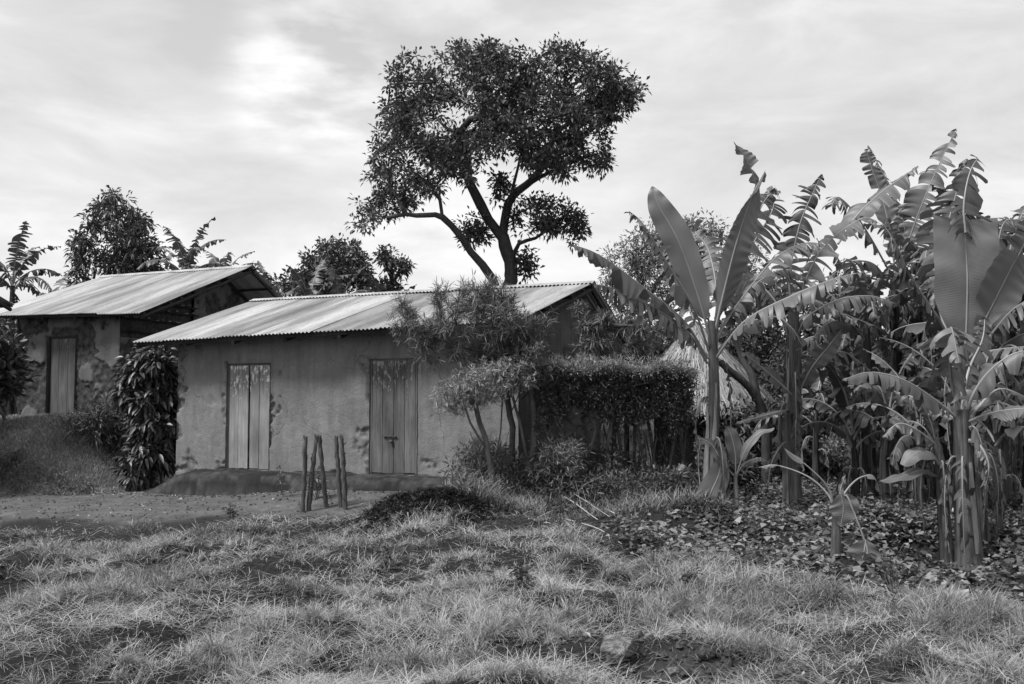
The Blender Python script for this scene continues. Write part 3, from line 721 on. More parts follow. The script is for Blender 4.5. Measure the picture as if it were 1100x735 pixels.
# ================================================================== vegetation
def leaves(mb, c, d, n_, L, W, m=0, r=0.5, fold=.25, droop=0.0, shape=4):
    """many leaves at once: c base points, d directions, n_ rough normals, L lengths, W widths"""
    k = len(c); d = nrm(d); s = nrm(np.cross(d, n_)); up = np.cross(s, d)
    L = np.broadcast_to(L, (k,))[:, None]; W = np.broadcast_to(W, (k,))[:, None]; r = np.broadcast_to(r, (k,))
    sag = np.zeros((k, 3)); sag[:, 2] = -1
    if shape == 4:      # base, side, tip, side
        v = np.stack([c, c + d * L * .45 - s * W * .5 + up * W * fold, c + d * L + sag * L * droop, c + d * L * .45 + s * W * .5 + up * W * fold, c + d * L * .45 + sag * L * droop * .2], 1)
        i = np.arange(k)[:, None] * 5
        t = np.concatenate([i + np.array([0, 1, 4]), i + np.array([1, 2, 4]), i + np.array([0, 4, 3]), i + np.array([4, 2, 3])])
        mb.add(v.reshape(-1, 3), None, t, m, np.repeat(r, 5)); return
    # long blade: five stations, two halves folded on the midrib
    st = (0, .22, .5, .8, 1.0); wd = (.12, .85, 1.0, .6, .02)
    rows = []
    for a, b in zip(st, wd):
        mid = c + d * L * a + sag * L * droop * a * a
        rows.append(np.stack([mid - s * W * .5 * b + up * W * fold * b, mid, mid + s * W * .5 * b + up * W * fold * b], 1))
    v = np.stack(rows, 1).reshape(k, 15, 3); i = np.arange(k)[:, None] * 15; q = []
    for a in range(4):
        for b in range(2):
            o = a * 3 + b; q.append(i + np.array([o, o + 1, o + 4, o + 3]))
    mb.add(v.reshape(-1, 3), np.concatenate(q), None, m, np.repeat(r, 15))

def catmull(pts, n):
    pts = np.asarray(pts, float)
    if len(pts) == 2: t = np.linspace(0, 1, n)[:, None]; return pts[0] * (1 - t) + pts[1] * t
    p = np.vstack([2 * pts[0] - pts[1], pts, 2 * pts[-1] - pts[-2]]); segs = len(pts) - 1
    t = np.linspace(0, segs, n); i = np.minimum(t.astype(int), segs - 1); f = (t - i)[:, None]
    a, b, c, d = p[i], p[i + 1], p[i + 2], p[i + 3]
    out = .5 * ((2 * b) + (-a + c) * f + (2 * a - 5 * b + 4 * c - d) * f ** 2 + (-a + 3 * b - 3 * c + d) * f ** 3)
    return out

def grow(limbs, tips, rng, step=.3, jit=.06, up=.15):
    """skeleton: limbs (polylines, first starts at the root), then every tip is joined to its nearest node"""
    N = []; Pn = []
    for pl in limbs:
        pl = np.asarray(pl, float); n = max(3, int(np.linalg.norm(np.diff(pl, axis=0), axis=1).sum() / step))
        c = catmull(pl, n + 1)
        if not N: N.append(c[0]); Pn.append(-1); par = 0
        else:
            par = int(np.argmin(np.linalg.norm(np.array(N) - c[0], axis=1)))
        for q in c[1:]:
            N.append(q + rng.normal(0, jit * .25, 3)); Pn.append(par); par = len(N) - 1
    tips = np.asarray(tips, float); A = np.array(N)
    D = np.linalg.norm(tips[:, None] - A[None], axis=2); best = D.argmin(1); dist = D.min(1)
    left = np.ones(len(tips), bool); tn = np.zeros(len(tips), int)
    for _ in range(len(tips)):
        dd = np.where(left, dist, 1e9); i = int(dd.argmin()); left[i] = False
        j = int(best[i]); a = N[j]; b = tips[i]; n = max(1, int(np.linalg.norm(b - a) / step))
        par = j; s0 = len(N)
        for k in range(1, n + 1):
            f = k / n; q = a * (1 - f) + b * f + (rng.normal(0, jit, 3) if k < n else 0)
            q[2] -= up * np.linalg.norm(b - a) * .5 * sin(pi * f) * (1 if k < n else 0)
            N.append(q); Pn.append(par); par = len(N) - 1
        tn[i] = par
        new = np.array(N[s0:]); Dn = np.linalg.norm(tips[:, None] - new[None], axis=2); m = Dn.min(1); u = m < dist
        dist = np.where(u, m, dist); best = np.where(u, Dn.argmin(1) + s0, best)
    return np.array(N), np.array(Pn), tn
def branches(mb, N, Pn, R, rmin=.006, ex=.5, sides=6, m=0, cutoff=0.0, rng=None, rfloor=None):
    n = len(N); w_ = np.zeros(n); ch = [[] for _ in range(n)]
    for i in range(n - 1, 0, -1):
        if not ch[i]: w_[i] += 1
        w_[Pn[i]] += w_[i]; ch[Pn[i]].append(i)
    for i in range(n): w_[i] = max(w_[i], 1)
    r = np.maximum(R * (w_ / w_.max()) ** ex, rmin)
    if rfloor is not None: r[:len(rfloor)] = np.maximum(r[:len(rfloor)], rfloor)
    stack = [(0, -1)]
    while stack:
        i, p = stack.pop(); chain = [p, i] if p >= 0 else [i]
        while ch[i]:
            c = sorted(ch[i], key=lambda k: -w_[k])
            for o in c[1:]: stack.append((o, i))
            i = c[0]; chain.append(i)
        if len(chain) > 1:
            rr = r[chain].copy()
            if p >= 0: rr[0] = rr[1]
            if rr.max() < cutoff: continue
            mb.tube(N[chain], rr, sides if rr.max() > .02 else 4, m, .5, False, .12 if rng is not None and rr.max() > .05 else 0, rng)

def ell(rng, lobes, n, shell=.55):
    """n points through the volume of ellipsoid lobes (cx,cy,cz,rx,ry,rz)"""
    lobes = np.asarray(lobes, float); w_ = lobes[:, 3] * lobes[:, 5] * lobes[:, 4]; idx = rng.choice(len(lobes), n, p=w_ ** .75 / (w_ ** .75).sum())
    d = nrm(rng.normal(size=(n, 3))); rad = shell + (1 - shell) * rng.random(n); rad = np.where(rng.random(n) < .35, rng.random(n) ** .4, rad)
    return lobes[idx, :3] + d * rad[:, None] * lobes[idx, 3:]
def lobe(px, py, Y, rpx, rpy, ry=None):
    c = P(px, py, Y); k = Y / F; return (c[0], c[1], c[2], rpx * k, (ry if ry else rpx * k * .8), rpy * k)

def rosettes(mb, C, rng, per, L, W, spread, m=0, shape=4, droop=.15, updir=.3, fold=.25, rbase=None, axis=None, pw=1):
    """leaf bunches round twig ends"""
    n = len(C); k = n * per; c = np.repeat(C, per, 0)
    d = nrm(rng.normal(size=(k, 3)) + np.array([0, 0, updir]) + (np.repeat(axis, per, 0) * .8 if axis is not None else 0))
    c = c + d * (rng.random((k, 1)) ** pw) * spread
    nv = nrm(rng.normal(size=(k, 3)) * .6 + np.array([0, 0, 1.0]))
    rb = rng.random(n) if rbase is None else rbase
    r = np.clip(np.repeat(rb, per) * .6 + rng.random(k) * .4, 0, 1)
    leaves(mb, c, d, nv, L * rng.uniform(.7, 1.2, k), W * rng.uniform(.75, 1.2, k), m, r, fold, droop, shape)

def tree(name, label, base, limbs, lobes, n_tips, per, L, W, spread, leafm, R, rng, cat='tree', group=None, bark='bark', shape=4, shell=.5, droop=.2, ex=.5, step=.3, updir=.2, rmin=.006, extra_tips=None, drop=.30):
    root = thing(name, label, cat, base, group)
    tips = ell(rng, lobes, n_tips, shell)
    # lumpy crown: drop tips in noise holes
    k = fbm(tips[:, 0] * 1.1 / max(.3, lobes[0][3]) * 2 + 5, tips[:, 2] * 1.1 / max(.3, lobes[0][3]) * 2 + tips[:, 1] * .3, 7, 3)
    tips = tips[k > drop]
    if extra_tips is not None: tips = np.vstack([tips, extra_tips])
    N, Pn, tn = grow(limbs, tips, rng, step)
    mb = MB(); branches(mb, N, Pn, R, rmin, ex, 8, 0, 0, rng); mb.build('trunk', M[bark], root)
    mb = MB(); rosettes(mb, tips, rng, per, L, W, spread, 0, shape, droop, updir); mb.build('crown', M[leafm] if isinstance(leafm, str) else leafm, root)
    return root

# ---- the big tree behind the long hut
rg = np.random.default_rng(21); YB = 26.0
def B(px, py, dy=0): return P(px, py, YB + dy)
tb = np.array([B(541, 400)[0], YB, hz(B(541, 400)[0], YB)])
limbs = [
    [tb - [0, 0, .2], B(541, 380), B(547, 315), B(549, 290), B(541, 255)],
    [B(541, 255), B(530, 243), B(517, 220, -.2), B(503, 191, -.4), B(500, 170, -.6), B(493, 146, -.8), B(505, 128, -1)],
    [B(541, 255), B(543, 228, .2), B(552, 210, .4), B(568, 197, .6), B(587, 171, .8), B(597, 145, 1), B(630, 118, 1.2)],
    [B(544, 345), B(531, 303, -.3), B(509, 275, -.6), B(489, 248, -.9), B(472, 231, -1.1), B(455, 232, -1.3), B(435, 230, -1.5), B(415, 235, -1.6)],
    [B(493, 146, -.8), B(478, 135, .1), B(462, 122, .5)],
    [B(497, 150, -.7), B(513, 135, -.2), B(528, 110)],
    [B(544, 226, .2), B(552, 200, -.3), B(560, 165, -.8)],
    [B(549, 285), B(557, 262, .6), B(575, 256, 1.0), B(598, 236, 1.2)],
    [B(472, 231, -1.1), B(471, 210, -1.2), B(452, 190, -1.2)],
    [B(568, 197, .6), B(605, 178, 1.1), B(640, 165, 1.2)],
    [B(587, 171, .8), B(625, 148, .4), B(655, 115, 0)],
]
def in_poly(x, y, poly):
    c = np.zeros(len(x), bool); n = len(poly)
    for i in range(n):
        x0, y0 = poly[i]; x1, y1 = poly[i - 1]
        m = ((y0 > y) != (y1 > y)); c ^= m & (x < (x1 - x0) * (y - y0) / ((y1 - y0) or 1e-9) + x0)
    return c
def poly_tips(rng, polys, Y, n, depth, gap=.42, fr=.055, holes=()):
    """points through a crown whose outline is given, thicker in the middle; noise opens gaps"""
    out = []
    A = np.array([abs(sum(p[i][0] * p[i - 1][1] - p[i - 1][0] * p[i][1] for i in range(len(p)))) / 2 for p in polys])
    for p, a in zip(polys, A):
        p = np.array(p, float); k = int(n * a / A.sum()) + 1; got = 0; c0 = p.mean(0); ext = (p.max(0) - p.min(0)) / 2
        dp = min(depth, ext.max() * Y / F * .9)
        while got < k:
            x = rng.uniform(p[:, 0].min(), p[:, 0].max(), k * 3); y = rng.uniform(p[:, 1].min(), p[:, 1].max(), k * 3); d = rng.uniform(-1, 1, k * 3)
            ok = in_poly(x, y, p) & (fbm(x * fr + d * 1.2, y * fr + d, 5, 3) > gap)
            e = ((x - c0[0]) / ext[0]) ** 2 + ((y - c0[1]) / ext[1]) ** 2; ok &= d ** 2 < 1.05 - .75 * np.clip(e, 0, 1)
            for h in holes: ok &= ~in_poly(x, y, h)
            for xx, yy, q in zip(x[ok], y[ok], d[ok]):
                out.append(P(xx, yy, Y + q * dp)); got += 1
                if got >= k: break
    return np.array(out)
crown = [(368, 242), (383, 216), (391, 187), (399, 159), (411, 126), (415, 97), (417, 77), (438, 55), (472, 59), (497, 42), (521, 46), (546, 53), (578, 55), (607, 43), (636, 53), (662, 57), (672, 73), (691, 93), (688, 116), (668, 122), (652, 142), (652, 159), (660, 171), (644, 183),
         (615, 175), (609, 189), (587, 188), (570, 183), (558, 171), (530, 163), (513, 183), (501, 199), (480, 216), (452, 200), (448, 216), (432, 230), (411, 238), (391, 246)]
polys = [crown, [(547, 235), (560, 215), (590, 213), (620, 222), (630, 245), (614, 260), (600, 245), (570, 252), (550, 250)], [(493, 232), (515, 228), (526, 250), (520, 268), (503, 262)], [(554, 265), (575, 268), (578, 290), (560, 296)], [(528, 190), (548, 188), (552, 214), (532, 216)]]
holes = [[(490, 112), (510, 112), (516, 136), (497, 140)], [(478, 190), (500, 190), (500, 205), (480, 205)]]
root = thing('broadleaf_tree', 'tall dark spreading tree with forked trunk rising behind the long hut roof', 'tree', tb)
tips = poly_tips(rg, polys, YB, 1250, 2.6, .51, .11, holes)
N, Pn, tn = grow(limbs, tips, rg, .35)
fl = []
for li, pl in enumerate(limbs):      # the main limbs keep their real girth whatever they carry
    pl = np.asarray(pl, float); k_ = max(3, int(np.linalg.norm(np.diff(pl, axis=0), axis=1).sum() / .35)); a_, b_ = [(.20, .17), (.13, .05), (.13, .05), (.12, .045), (.05, .03), (.05, .03), (.06, .03), (.07, .03), (.05, .03), (.06, .03), (.05, .03)][li]
    fl += list(np.linspace(a_, b_, k_ + 1)[(0 if li == 0 else 1):])
mb = MB(); branches(mb, N, Pn, .19, .009, .50, 8, 0, 0, rg, np.array(fl)); mb.build('trunk', M['bark'], root)
mb = MB(); rosettes(mb, tips, rg, 25, .155, .068, .25, 0, 4, .15, .1); mb.build('crown', M['tree_leaf'], root)

# ---- dark tree behind the other hut
rg = np.random.default_rng(22); Y = 31.0
def simple_tree(name, label, px, Y, lobes, n_tips, per, L, W, spread, leafm, R, seed, **k):
    rg = np.random.default_rng(seed); c = P(px, 432, Y); base = np.array([c[0], Y, hz(c[0], Y)])
    top = max(l[2] + l[5] for l in lobes); low = min(l[2] - l[5] * .3 for l in lobes)
    limbs = [[base - [0, 0, .2], base + [.05, 0, (low - base[2]) * .5], [lobes[0][0], lobes[0][1], max(low, base[2] + .3)]]]
    st = limbs[0][-1]
    for l in lobes: limbs.append([st, (np.array(st) + np.array(l[:3])) / 2 + rg.normal(0, .12, 3), l[:3]])
    return tree(name, label, base, limbs, lobes, n_tips, per, L, W, spread, leafm, R, rg, **k)
def poly_tree(label, px, Y, polys, n, per, L, W, spread, leafm, R, seed, gap=.42, fr=.08, droop=.2, updir=.1, depth=1.6):
    rg = np.random.default_rng(seed); c = P(px, 432, Y); base = np.array([c[0], Y, hz(c[0], Y)]); root = thing('leafy_tree', label, 'tree', base)
    tips = poly_tips(rg, polys, Y, n, depth, gap, fr); ctr = tips.mean(0); lo = np.percentile(tips[:, 2], 8); hi = np.percentile(tips[:, 2], 88)
    limbs = [[base - [0, 0, .2], [base[0] + .1, Y, (base[2] + lo) / 2], [base[0], Y, lo], [base[0] + .05, Y, hi]]]
    for k in range(7):
        t = tips[rg.integers(len(tips))]; z = lo + (t[2] - lo) * .4; limbs.append([[base[0], Y, z], (np.array([base[0], Y, z]) + t) / 2, t])
    N, Pn, tn = grow(limbs, tips, rg, .3)
    mb = MB(); branches(mb, N, Pn, R, .01, .5, 8, 0, 0, rg); mb.build('trunk', M['bark'], root)
    mb = MB(); rosettes(mb, tips, rg, per, L, W, spread, 0, 4, droop, updir); mb.build('crown', M[leafm], root); return root
poly_tree('dark tree with drooping leaves behind the hut on the bank', 132, 31, [[(74, 263), (91, 246), (93, 234), (91, 222), (107, 217), (114, 211), (126, 203), (133, 210), (141, 221), (149, 238), (152, 233), (162, 238), (164, 253), (171, 257), (175, 276), (179, 312), (70, 312), (82, 286), (74, 278), (82, 272)]],
          330, 13, .25, .07, .25, 'tree_leaf', .14, 31, .49, .12, .35, -.1)
poly_tree('round dark tree right of the gable behind the long roof', 365, 32, [[(321, 294), (331, 273), (338, 278), (345, 264), (357, 263), (368, 256), (378, 265), (388, 265), (393, 279), (395, 289), (399, 305), (395, 325), (296, 325), (296, 306), (311, 297)]], 330, 15, .2, .08, .26, 'tree_leaf', .15, 32, .48, .12)
poly_tree('small sparse tree peeping over the roof between two larger trees', 420, 33, [[(406, 269), (417, 269), (427, 278), (440, 283), (437, 291), (422, 294), (427, 302), (432, 320), (396, 320), (401, 306), (414, 296), (411, 281), (406, 276)]], 100, 12, .2, .08, .22, 'tree_leaf', .09, 33, .45, .12)
simple_tree('leafy_tree', 'pale fine leaved tree behind the left banana plant', 700, 22.5, [lobe(668, 290, 22.5, 30, 26), lobe(705, 265, 22.5, 36, 30), lobe(745, 255, 22.5, 34, 22), lobe(650, 325, 22.5, 26, 18), lobe(720, 300, 22.5, 52, 40), lobe(780, 290, 22.5, 40, 36), lobe(690, 345, 22.5, 38, 24), lobe(820, 320, 22.5, 40, 30)],
            620, 26, .13, .035, .24, 'pale_leaf', .11, 34, updir=.3, bark='bark_pale')
simple_tree('leafy_tree', 'grey leafy tree filling the gap under the banana leaves', 880, 25, [lobe(860, 340, 25, 50, 30), lobe(900, 320, 25, 36, 24), lobe(850, 390, 25, 50, 34), lobe(920, 370, 25, 45, 36), lobe(800, 370, 25, 36, 30)],
            420, 22, .17, .06, .28, 'mid_leaf', .12, 35)
simple_tree('leafy_tree', 'bushy dark tree at the right edge behind the banana grove', 1070, 26, [lobe(1000, 350, 26, 50, 34), lobe(1060, 330, 26, 50, 34), lobe(1110, 310, 26, 44, 40), lobe(1040, 390, 26, 60, 34), lobe(1120, 380, 26, 50, 40), lobe(980, 400, 26, 44, 34)],
            430, 22, .2, .07, .3, 'mid_leaf', .13, 36)

# ---- generic bushes
def bush(name, label, x, y, w_, h, leafm, seed, n_tips, per, L, W, spread, shape=4, group=None, cat='bush', stems=5, droop=.2, updir=.4, depth=None, bark='bark_pale', z=None, lift=.0):
    rg = np.random.default_rng(seed); z0 = hz(x, y) if z is None else z
    root = thing(name, label, cat, (x, y, z0), group)
    nl = 5; lob = [(x + rg.uniform(-.35, .35) * w_, y + rg.uniform(-.3, .3) * (depth or w_), z0 + lift + h * rg.uniform(.35, .75), w_ * rg.uniform(.25, .38), (depth or w_) * .32, h * rg.uniform(.22, .36)) for _ in range(nl)]
    tips = ell(rg, lob, n_tips, .5); tips[:, 2] = np.maximum(tips[:, 2], z0 + .05)
    limbs = []
    for i in range(stems):
        l = lob[i % nl]; b = np.array([x + rg.uniform(-.12, .12) * w_, y + rg.uniform(-.1, .1) * w_, z0 - .05])
        if i: b = np.array(limbs[0][0]) + rg.normal(0, .04, 3) * [1, 1, 0]
        limbs.append([b, (b + np.array(l[:3])) / 2 + rg.normal(0, .06, 3), l[:3]])
    N, Pn, tn = grow(limbs, tips, rg, .18, .03)
    mb = MB(); branches(mb, N, Pn, .035 * max(1, h / 1.6), .0035, .5, 6); mb.build('stem', M[bark], root)
    mb = MB(); rosettes(mb, tips, rg, per, L, W, spread, 0, shape, droop, updir); mb.build('foliage', M[leafm], root)
    return root

# ---- leafy climber plant in the gap between the huts
rg = np.random.default_rng(41); c = P(158, 432, 18.6); bx, by = c[0], 18.6
cl = thing('leafy_shrub', 'tall dark glossy shrub squeezed between the two huts', 'shrub', (bx, by, hz(bx, by)))
lob = [lobe(164, 392, 18.6, 27, 20, .45), lobe(166, 425, 18.6, 25, 24, .45), lobe(164, 455, 18.5, 22, 24, .4), lobe(156, 485, 18.4, 19, 20, .35), lobe(146, 505, 18.3, 14, 10, .3), lobe(175, 440, 18.9, 18, 50, .35), lobe(140, 412, 18.4, 10, 24, .25), lobe(170, 480, 18.9, 18, 30, .3)]
tips = ell(rg, lob, 640, .35); limbs = [[(bx, by, hz(bx, by) - .1), P(155, 460, 18.6), P(160, 420, 18.6)], [P(155, 480, 18.6), P(140, 440, 18.5), P(135, 400, 18.5)], [P(157, 450, 18.6), P(178, 420, 18.8), P(182, 390, 18.8)]]
N, Pn, tn = grow(limbs, tips, rg, .2, .03); mb = MB(); branches(mb, N, Pn, .05, .005, .5, 6); mb.build('stem', M['bark'], cl)
mb = MB(); rosettes(mb, tips, rg, 13, .17, .062, .18, 0, 5, .45, -.25, .15); mb.build('foliage', M['climber'], cl)

# ---- feathery narrow leaved shrub in front of the long hut
def feathery(name, label, base, lob, n_tips, per, L, W, seed, leafm='oleander', extra_limbs=(), R=.05, droop=.35, cat='shrub', drop=.34):
    rg = np.random.default_rng(seed); root = thing(name, label, cat, base)
    tips = ell(rg, lob, n_tips, .45); k = fbm(tips[:, 0] * 2.4, tips[:, 2] * 2.4, 17, 3); tips = tips[k > drop]
    limbs = list(extra_limbs) or [[base, (np.array(base) + np.array(lob[0][:3])) / 2, lob[0][:3]]]
    N, Pn, tn = grow(limbs, tips, rg, .2, .035)
    mb = MB(); branches(mb, N, Pn, R, .0032, .5, 6); mb.build('stem', M['bark_pale'], root)
    ax = N[tn] - N[np.maximum(Pn[tn], 0)]; ax = nrm(ax + np.array([0, 0, .04]))
    mb = MB(); n = len(tips)
    # leaves spiral along the last stretch of every twig
    kk = n * per; c = np.repeat(tips, per, 0) + np.repeat(ax, per, 0) * rg.uniform(-.20, .04, (kk, 1))
    d = nrm(rg.normal(size=(kk, 3)) * .8 + np.repeat(ax, per, 0) * .75 + np.array([0, 0, .12]))
    leaves(mb, c, d, rg.normal(size=(kk, 3)) * .5 + np.array([0, 0, 1.]), L * rg.uniform(.6, 1.15, kk), W, 0, np.clip(np.repeat(rg.random(n), per) * .6 + rg.random(kk) * .4, 0, 1), .1, droop, 5)
    mb.build('foliage', M[leafm], root); return root
y0 = 14.0
bs = np.array([P(548, 432, 14.4)[0], 14.4, 0]); bs[2] = hz(*bs[:2])
feathery('feathery_shrub', 'tall feathery shrub with narrow leaves hanging over the long hut roof edge', bs,
         [lobe(500, 345, 13.9, 62, 36, .55), lobe(455, 355, 13.8, 26, 22, .4), lobe(540, 345, 14.0, 36, 30, .55), lobe(525, 325, 14.1, 40, 18, .45), lobe(450, 330, 13.9, 24, 14, .35), lobe(470, 378, 13.8, 34, 14, .35), lobe(560, 372, 14.1, 32, 24, .4), lobe(520, 308, 14.1, 44, 12, .3), lobe(432, 340, 13.8, 14, 22, .3), lobe(575, 350, 14.2, 24, 30, .3), lobe(470, 315, 13.9, 22, 10, .3), lobe(520, 380, 14.0, 30, 12, .4)],
         860, 17, .155, .010, 51, droop=.14, drop=.40, extra_limbs=[[bs - [0, 0, .1], P(550, 470, 14.4), P(545, 430, 14.3), P(530, 385, 14.1), P(510, 350, 14)], [P(548, 450, 14.35), P(562, 410, 14.3), P(565, 380, 14.2)], [P(532, 390, 14.1), P(500, 372, 13.9), P(465, 360, 13.8), P(445, 345, 13.8)], [P(520, 365, 14), P(535, 335, 14.1), P(520, 318, 14.1)]])
bs = np.array([P(655, 432, 15.6)[0], 15.6, 0]); bs[2] = hz(*bs[:2])
feathery('feathery_shrub', 'dark feathery shrub growing against the gable wall of the long hut', bs,
         [lobe(660, 372, 15.4, 44, 14, .35), lobe(640, 345, 15.4, 22, 12, .25), lobe(680, 352, 15.3, 14, 10, .3), lobe(625, 330, 15.5, 12, 8, .2), lobe(665, 388, 15.3, 50, 8, .3)],
         420, 20, .16, .011, 52, drop=.3)
# clipped little tree
bs = np.array([P(535, 432, 13.6)[0], 13.6, 0]); bs[2] = hz(*bs[:2])
tl = [[bs - [0, 0, .1], P(527, 500, 13.6), P(520, 470, 13.6), P(512, 440, 13.6), P(505, 420, 13.5)], [P(530, 505, 13.6), P(536, 470, 13.6), P(540, 440, 13.6), P(536, 415, 13.6)], [P(527, 490, 13.6), P(510, 462, 13.5), P(500, 438, 13.5)],
      [P(535, 500, 13.6), P(546, 465, 13.7), P(548, 445, 13.7)]]
rootc = feathery('clipped_tree', 'small clipped tree with pale twiggy crown in front of the hut wall', bs, [lobe(498, 420, 13.5, 34, 20, .5), lobe(535, 402, 13.6, 36, 20, .5), lobe(518, 412, 13.5, 40, 24, .5), lobe(482, 432, 13.4, 18, 12, .35), lobe(562, 402, 13.7, 22, 20, .4)],
         560, 14, .085, .011, 53, 'hedge_tip', tl, .045, .25, 'tree')
bs = np.array([P(572, 432, 13.9)[0], 13.9, 0]); bs[2] = hz(*bs[:2])
tl = [[bs - [0, 0, .1], P(568, 500, 13.9), P(560, 460, 13.9), P(552, 430, 13.9), P(545, 405, 13.9)], [P(570, 500, 13.9), P(575, 455, 13.9), P(570, 420, 13.9), P(575, 395, 13.9)], [P(568, 475, 13.9), P(580, 430, 14), P(584, 400, 14)], [P(572, 505, 13.9), P(590, 470, 13.9), P(588, 420, 14)]]
feathery('clipped_tree', 'forked bare stemmed tree between the clipped tree and the hedge', bs, [lobe(560, 395, 13.9, 26, 16, .4), lobe(585, 400, 14, 22, 16, .4), lobe(548, 412, 13.9, 12, 8, .3), lobe(575, 378, 13.9, 26, 12, .4)],
         260, 16, .10, .011, 54, 'oleander', tl, .05, .3, 'tree')

# ---- hedge: clipped flat top on bare stems
rg = np.random.default_rng(61); HY = 14.4
ha = P(574, 432, 14.1); hb = P(742, 432, 14.9)
hedge = thing('hedge', 'clipped hedge with flat pale top and bare stems running to the thatched store', 'hedge', (*((ha + hb) / 2)[:2], hz(*((ha + hb) / 2)[:2])))
tips = []; n = 3300
f = rg.random(n); cx = ha[0] + (hb[0] - ha[0]) * f; cy = ha[1] + (hb[1] - ha[1]) * f
zt = 1.5 + (432 - 394) * cy / F + .04 * np.sin(f * 17) - .10 * (f > .35) * 0 - .07 * f
lowb = 1.5 - (450 - 432) * 14.4 / F + .45 * (fbm(f * 8, f * 0, 3) - .5) * 2
topb = rg.random(n) < .42
zz = np.where(topb, zt - rg.random(n) * .07, lowb + (zt - lowb) * rg.random(n))
yy = cy + rg.uniform(-.42, .42, n); xx = cx + rg.normal(0, .02, n)
C = np.stack([xx, yy, zz], -1)
xt = rg.random(330); xl = np.stack([ha[0] + (hb[0] - ha[0]) * xt + rg.normal(0, .03, 330), ha[1] + (hb[1] - ha[1]) * xt + rg.uniform(-.35, .35, 330), 1.45 - rg.random(330) ** 1.5 * 1.1], -1)
up_ = rg.random(160); xu = np.stack([ha[0] + (hb[0] - ha[0]) * up_, ha[1] + (hb[1] - ha[1]) * up_ + rg.uniform(-.4, .4, 160), np.interp(up_, [0, 1], [2.03, 1.97]) + rg.random(160) * .12], -1)
hm = MB(); rosettes(hm, xl, rg, 9, .07, .014, .10, 0, 4, .1, .3); rosettes(hm, xu, rg, 8, .07, .012, .05, 1, 4, .0, 1.2); rosettes(hm, C[~topb], rg, 20, .06, .016, .10, 0, 4, .1, .3); rosettes(hm, C[topb], rg, 22, .055, .016, .075, 1, 4, .05, .7)
hm.build('foliage', [M['hedge'], M['hedge_tip']], hedge)
for i in range(15):
    f_ = (i + .5 + rg.uniform(-.3, .3)) / 15; x = ha[0] + (hb[0] - ha[0]) * f_; y = ha[1] + (hb[1] - ha[1]) * f_ + rg.uniform(-.18, .18); z0 = hz(x, y)
    tp = []
    for k in range(14): tp.append([x + rg.uniform(-.3, .3), y + rg.uniform(-.3, .3), rg.uniform(1.25, 1.85)])
    lb = [[(x, y, z0 - .05), (x + rg.uniform(-.05, .05), y, z0 + .35), (x + rg.uniform(-.1, .1), y, 1.05)], [(x, y, z0 + .35), (x + rg.uniform(-.2, .2), y + rg.uniform(-.1, .1), 1.15)], [(x, y, z0 + .2), (x + rg.uniform(-.25, .25), y + rg.uniform(-.1, .1), 1.0)]]
    N, Pn, tn = grow(lb, tp, rg, .15, .02); mb = MB(); branches(mb, N, Pn, .032, .004, .5, 6); mb.build('stem', M['bark_pale'], hedge)

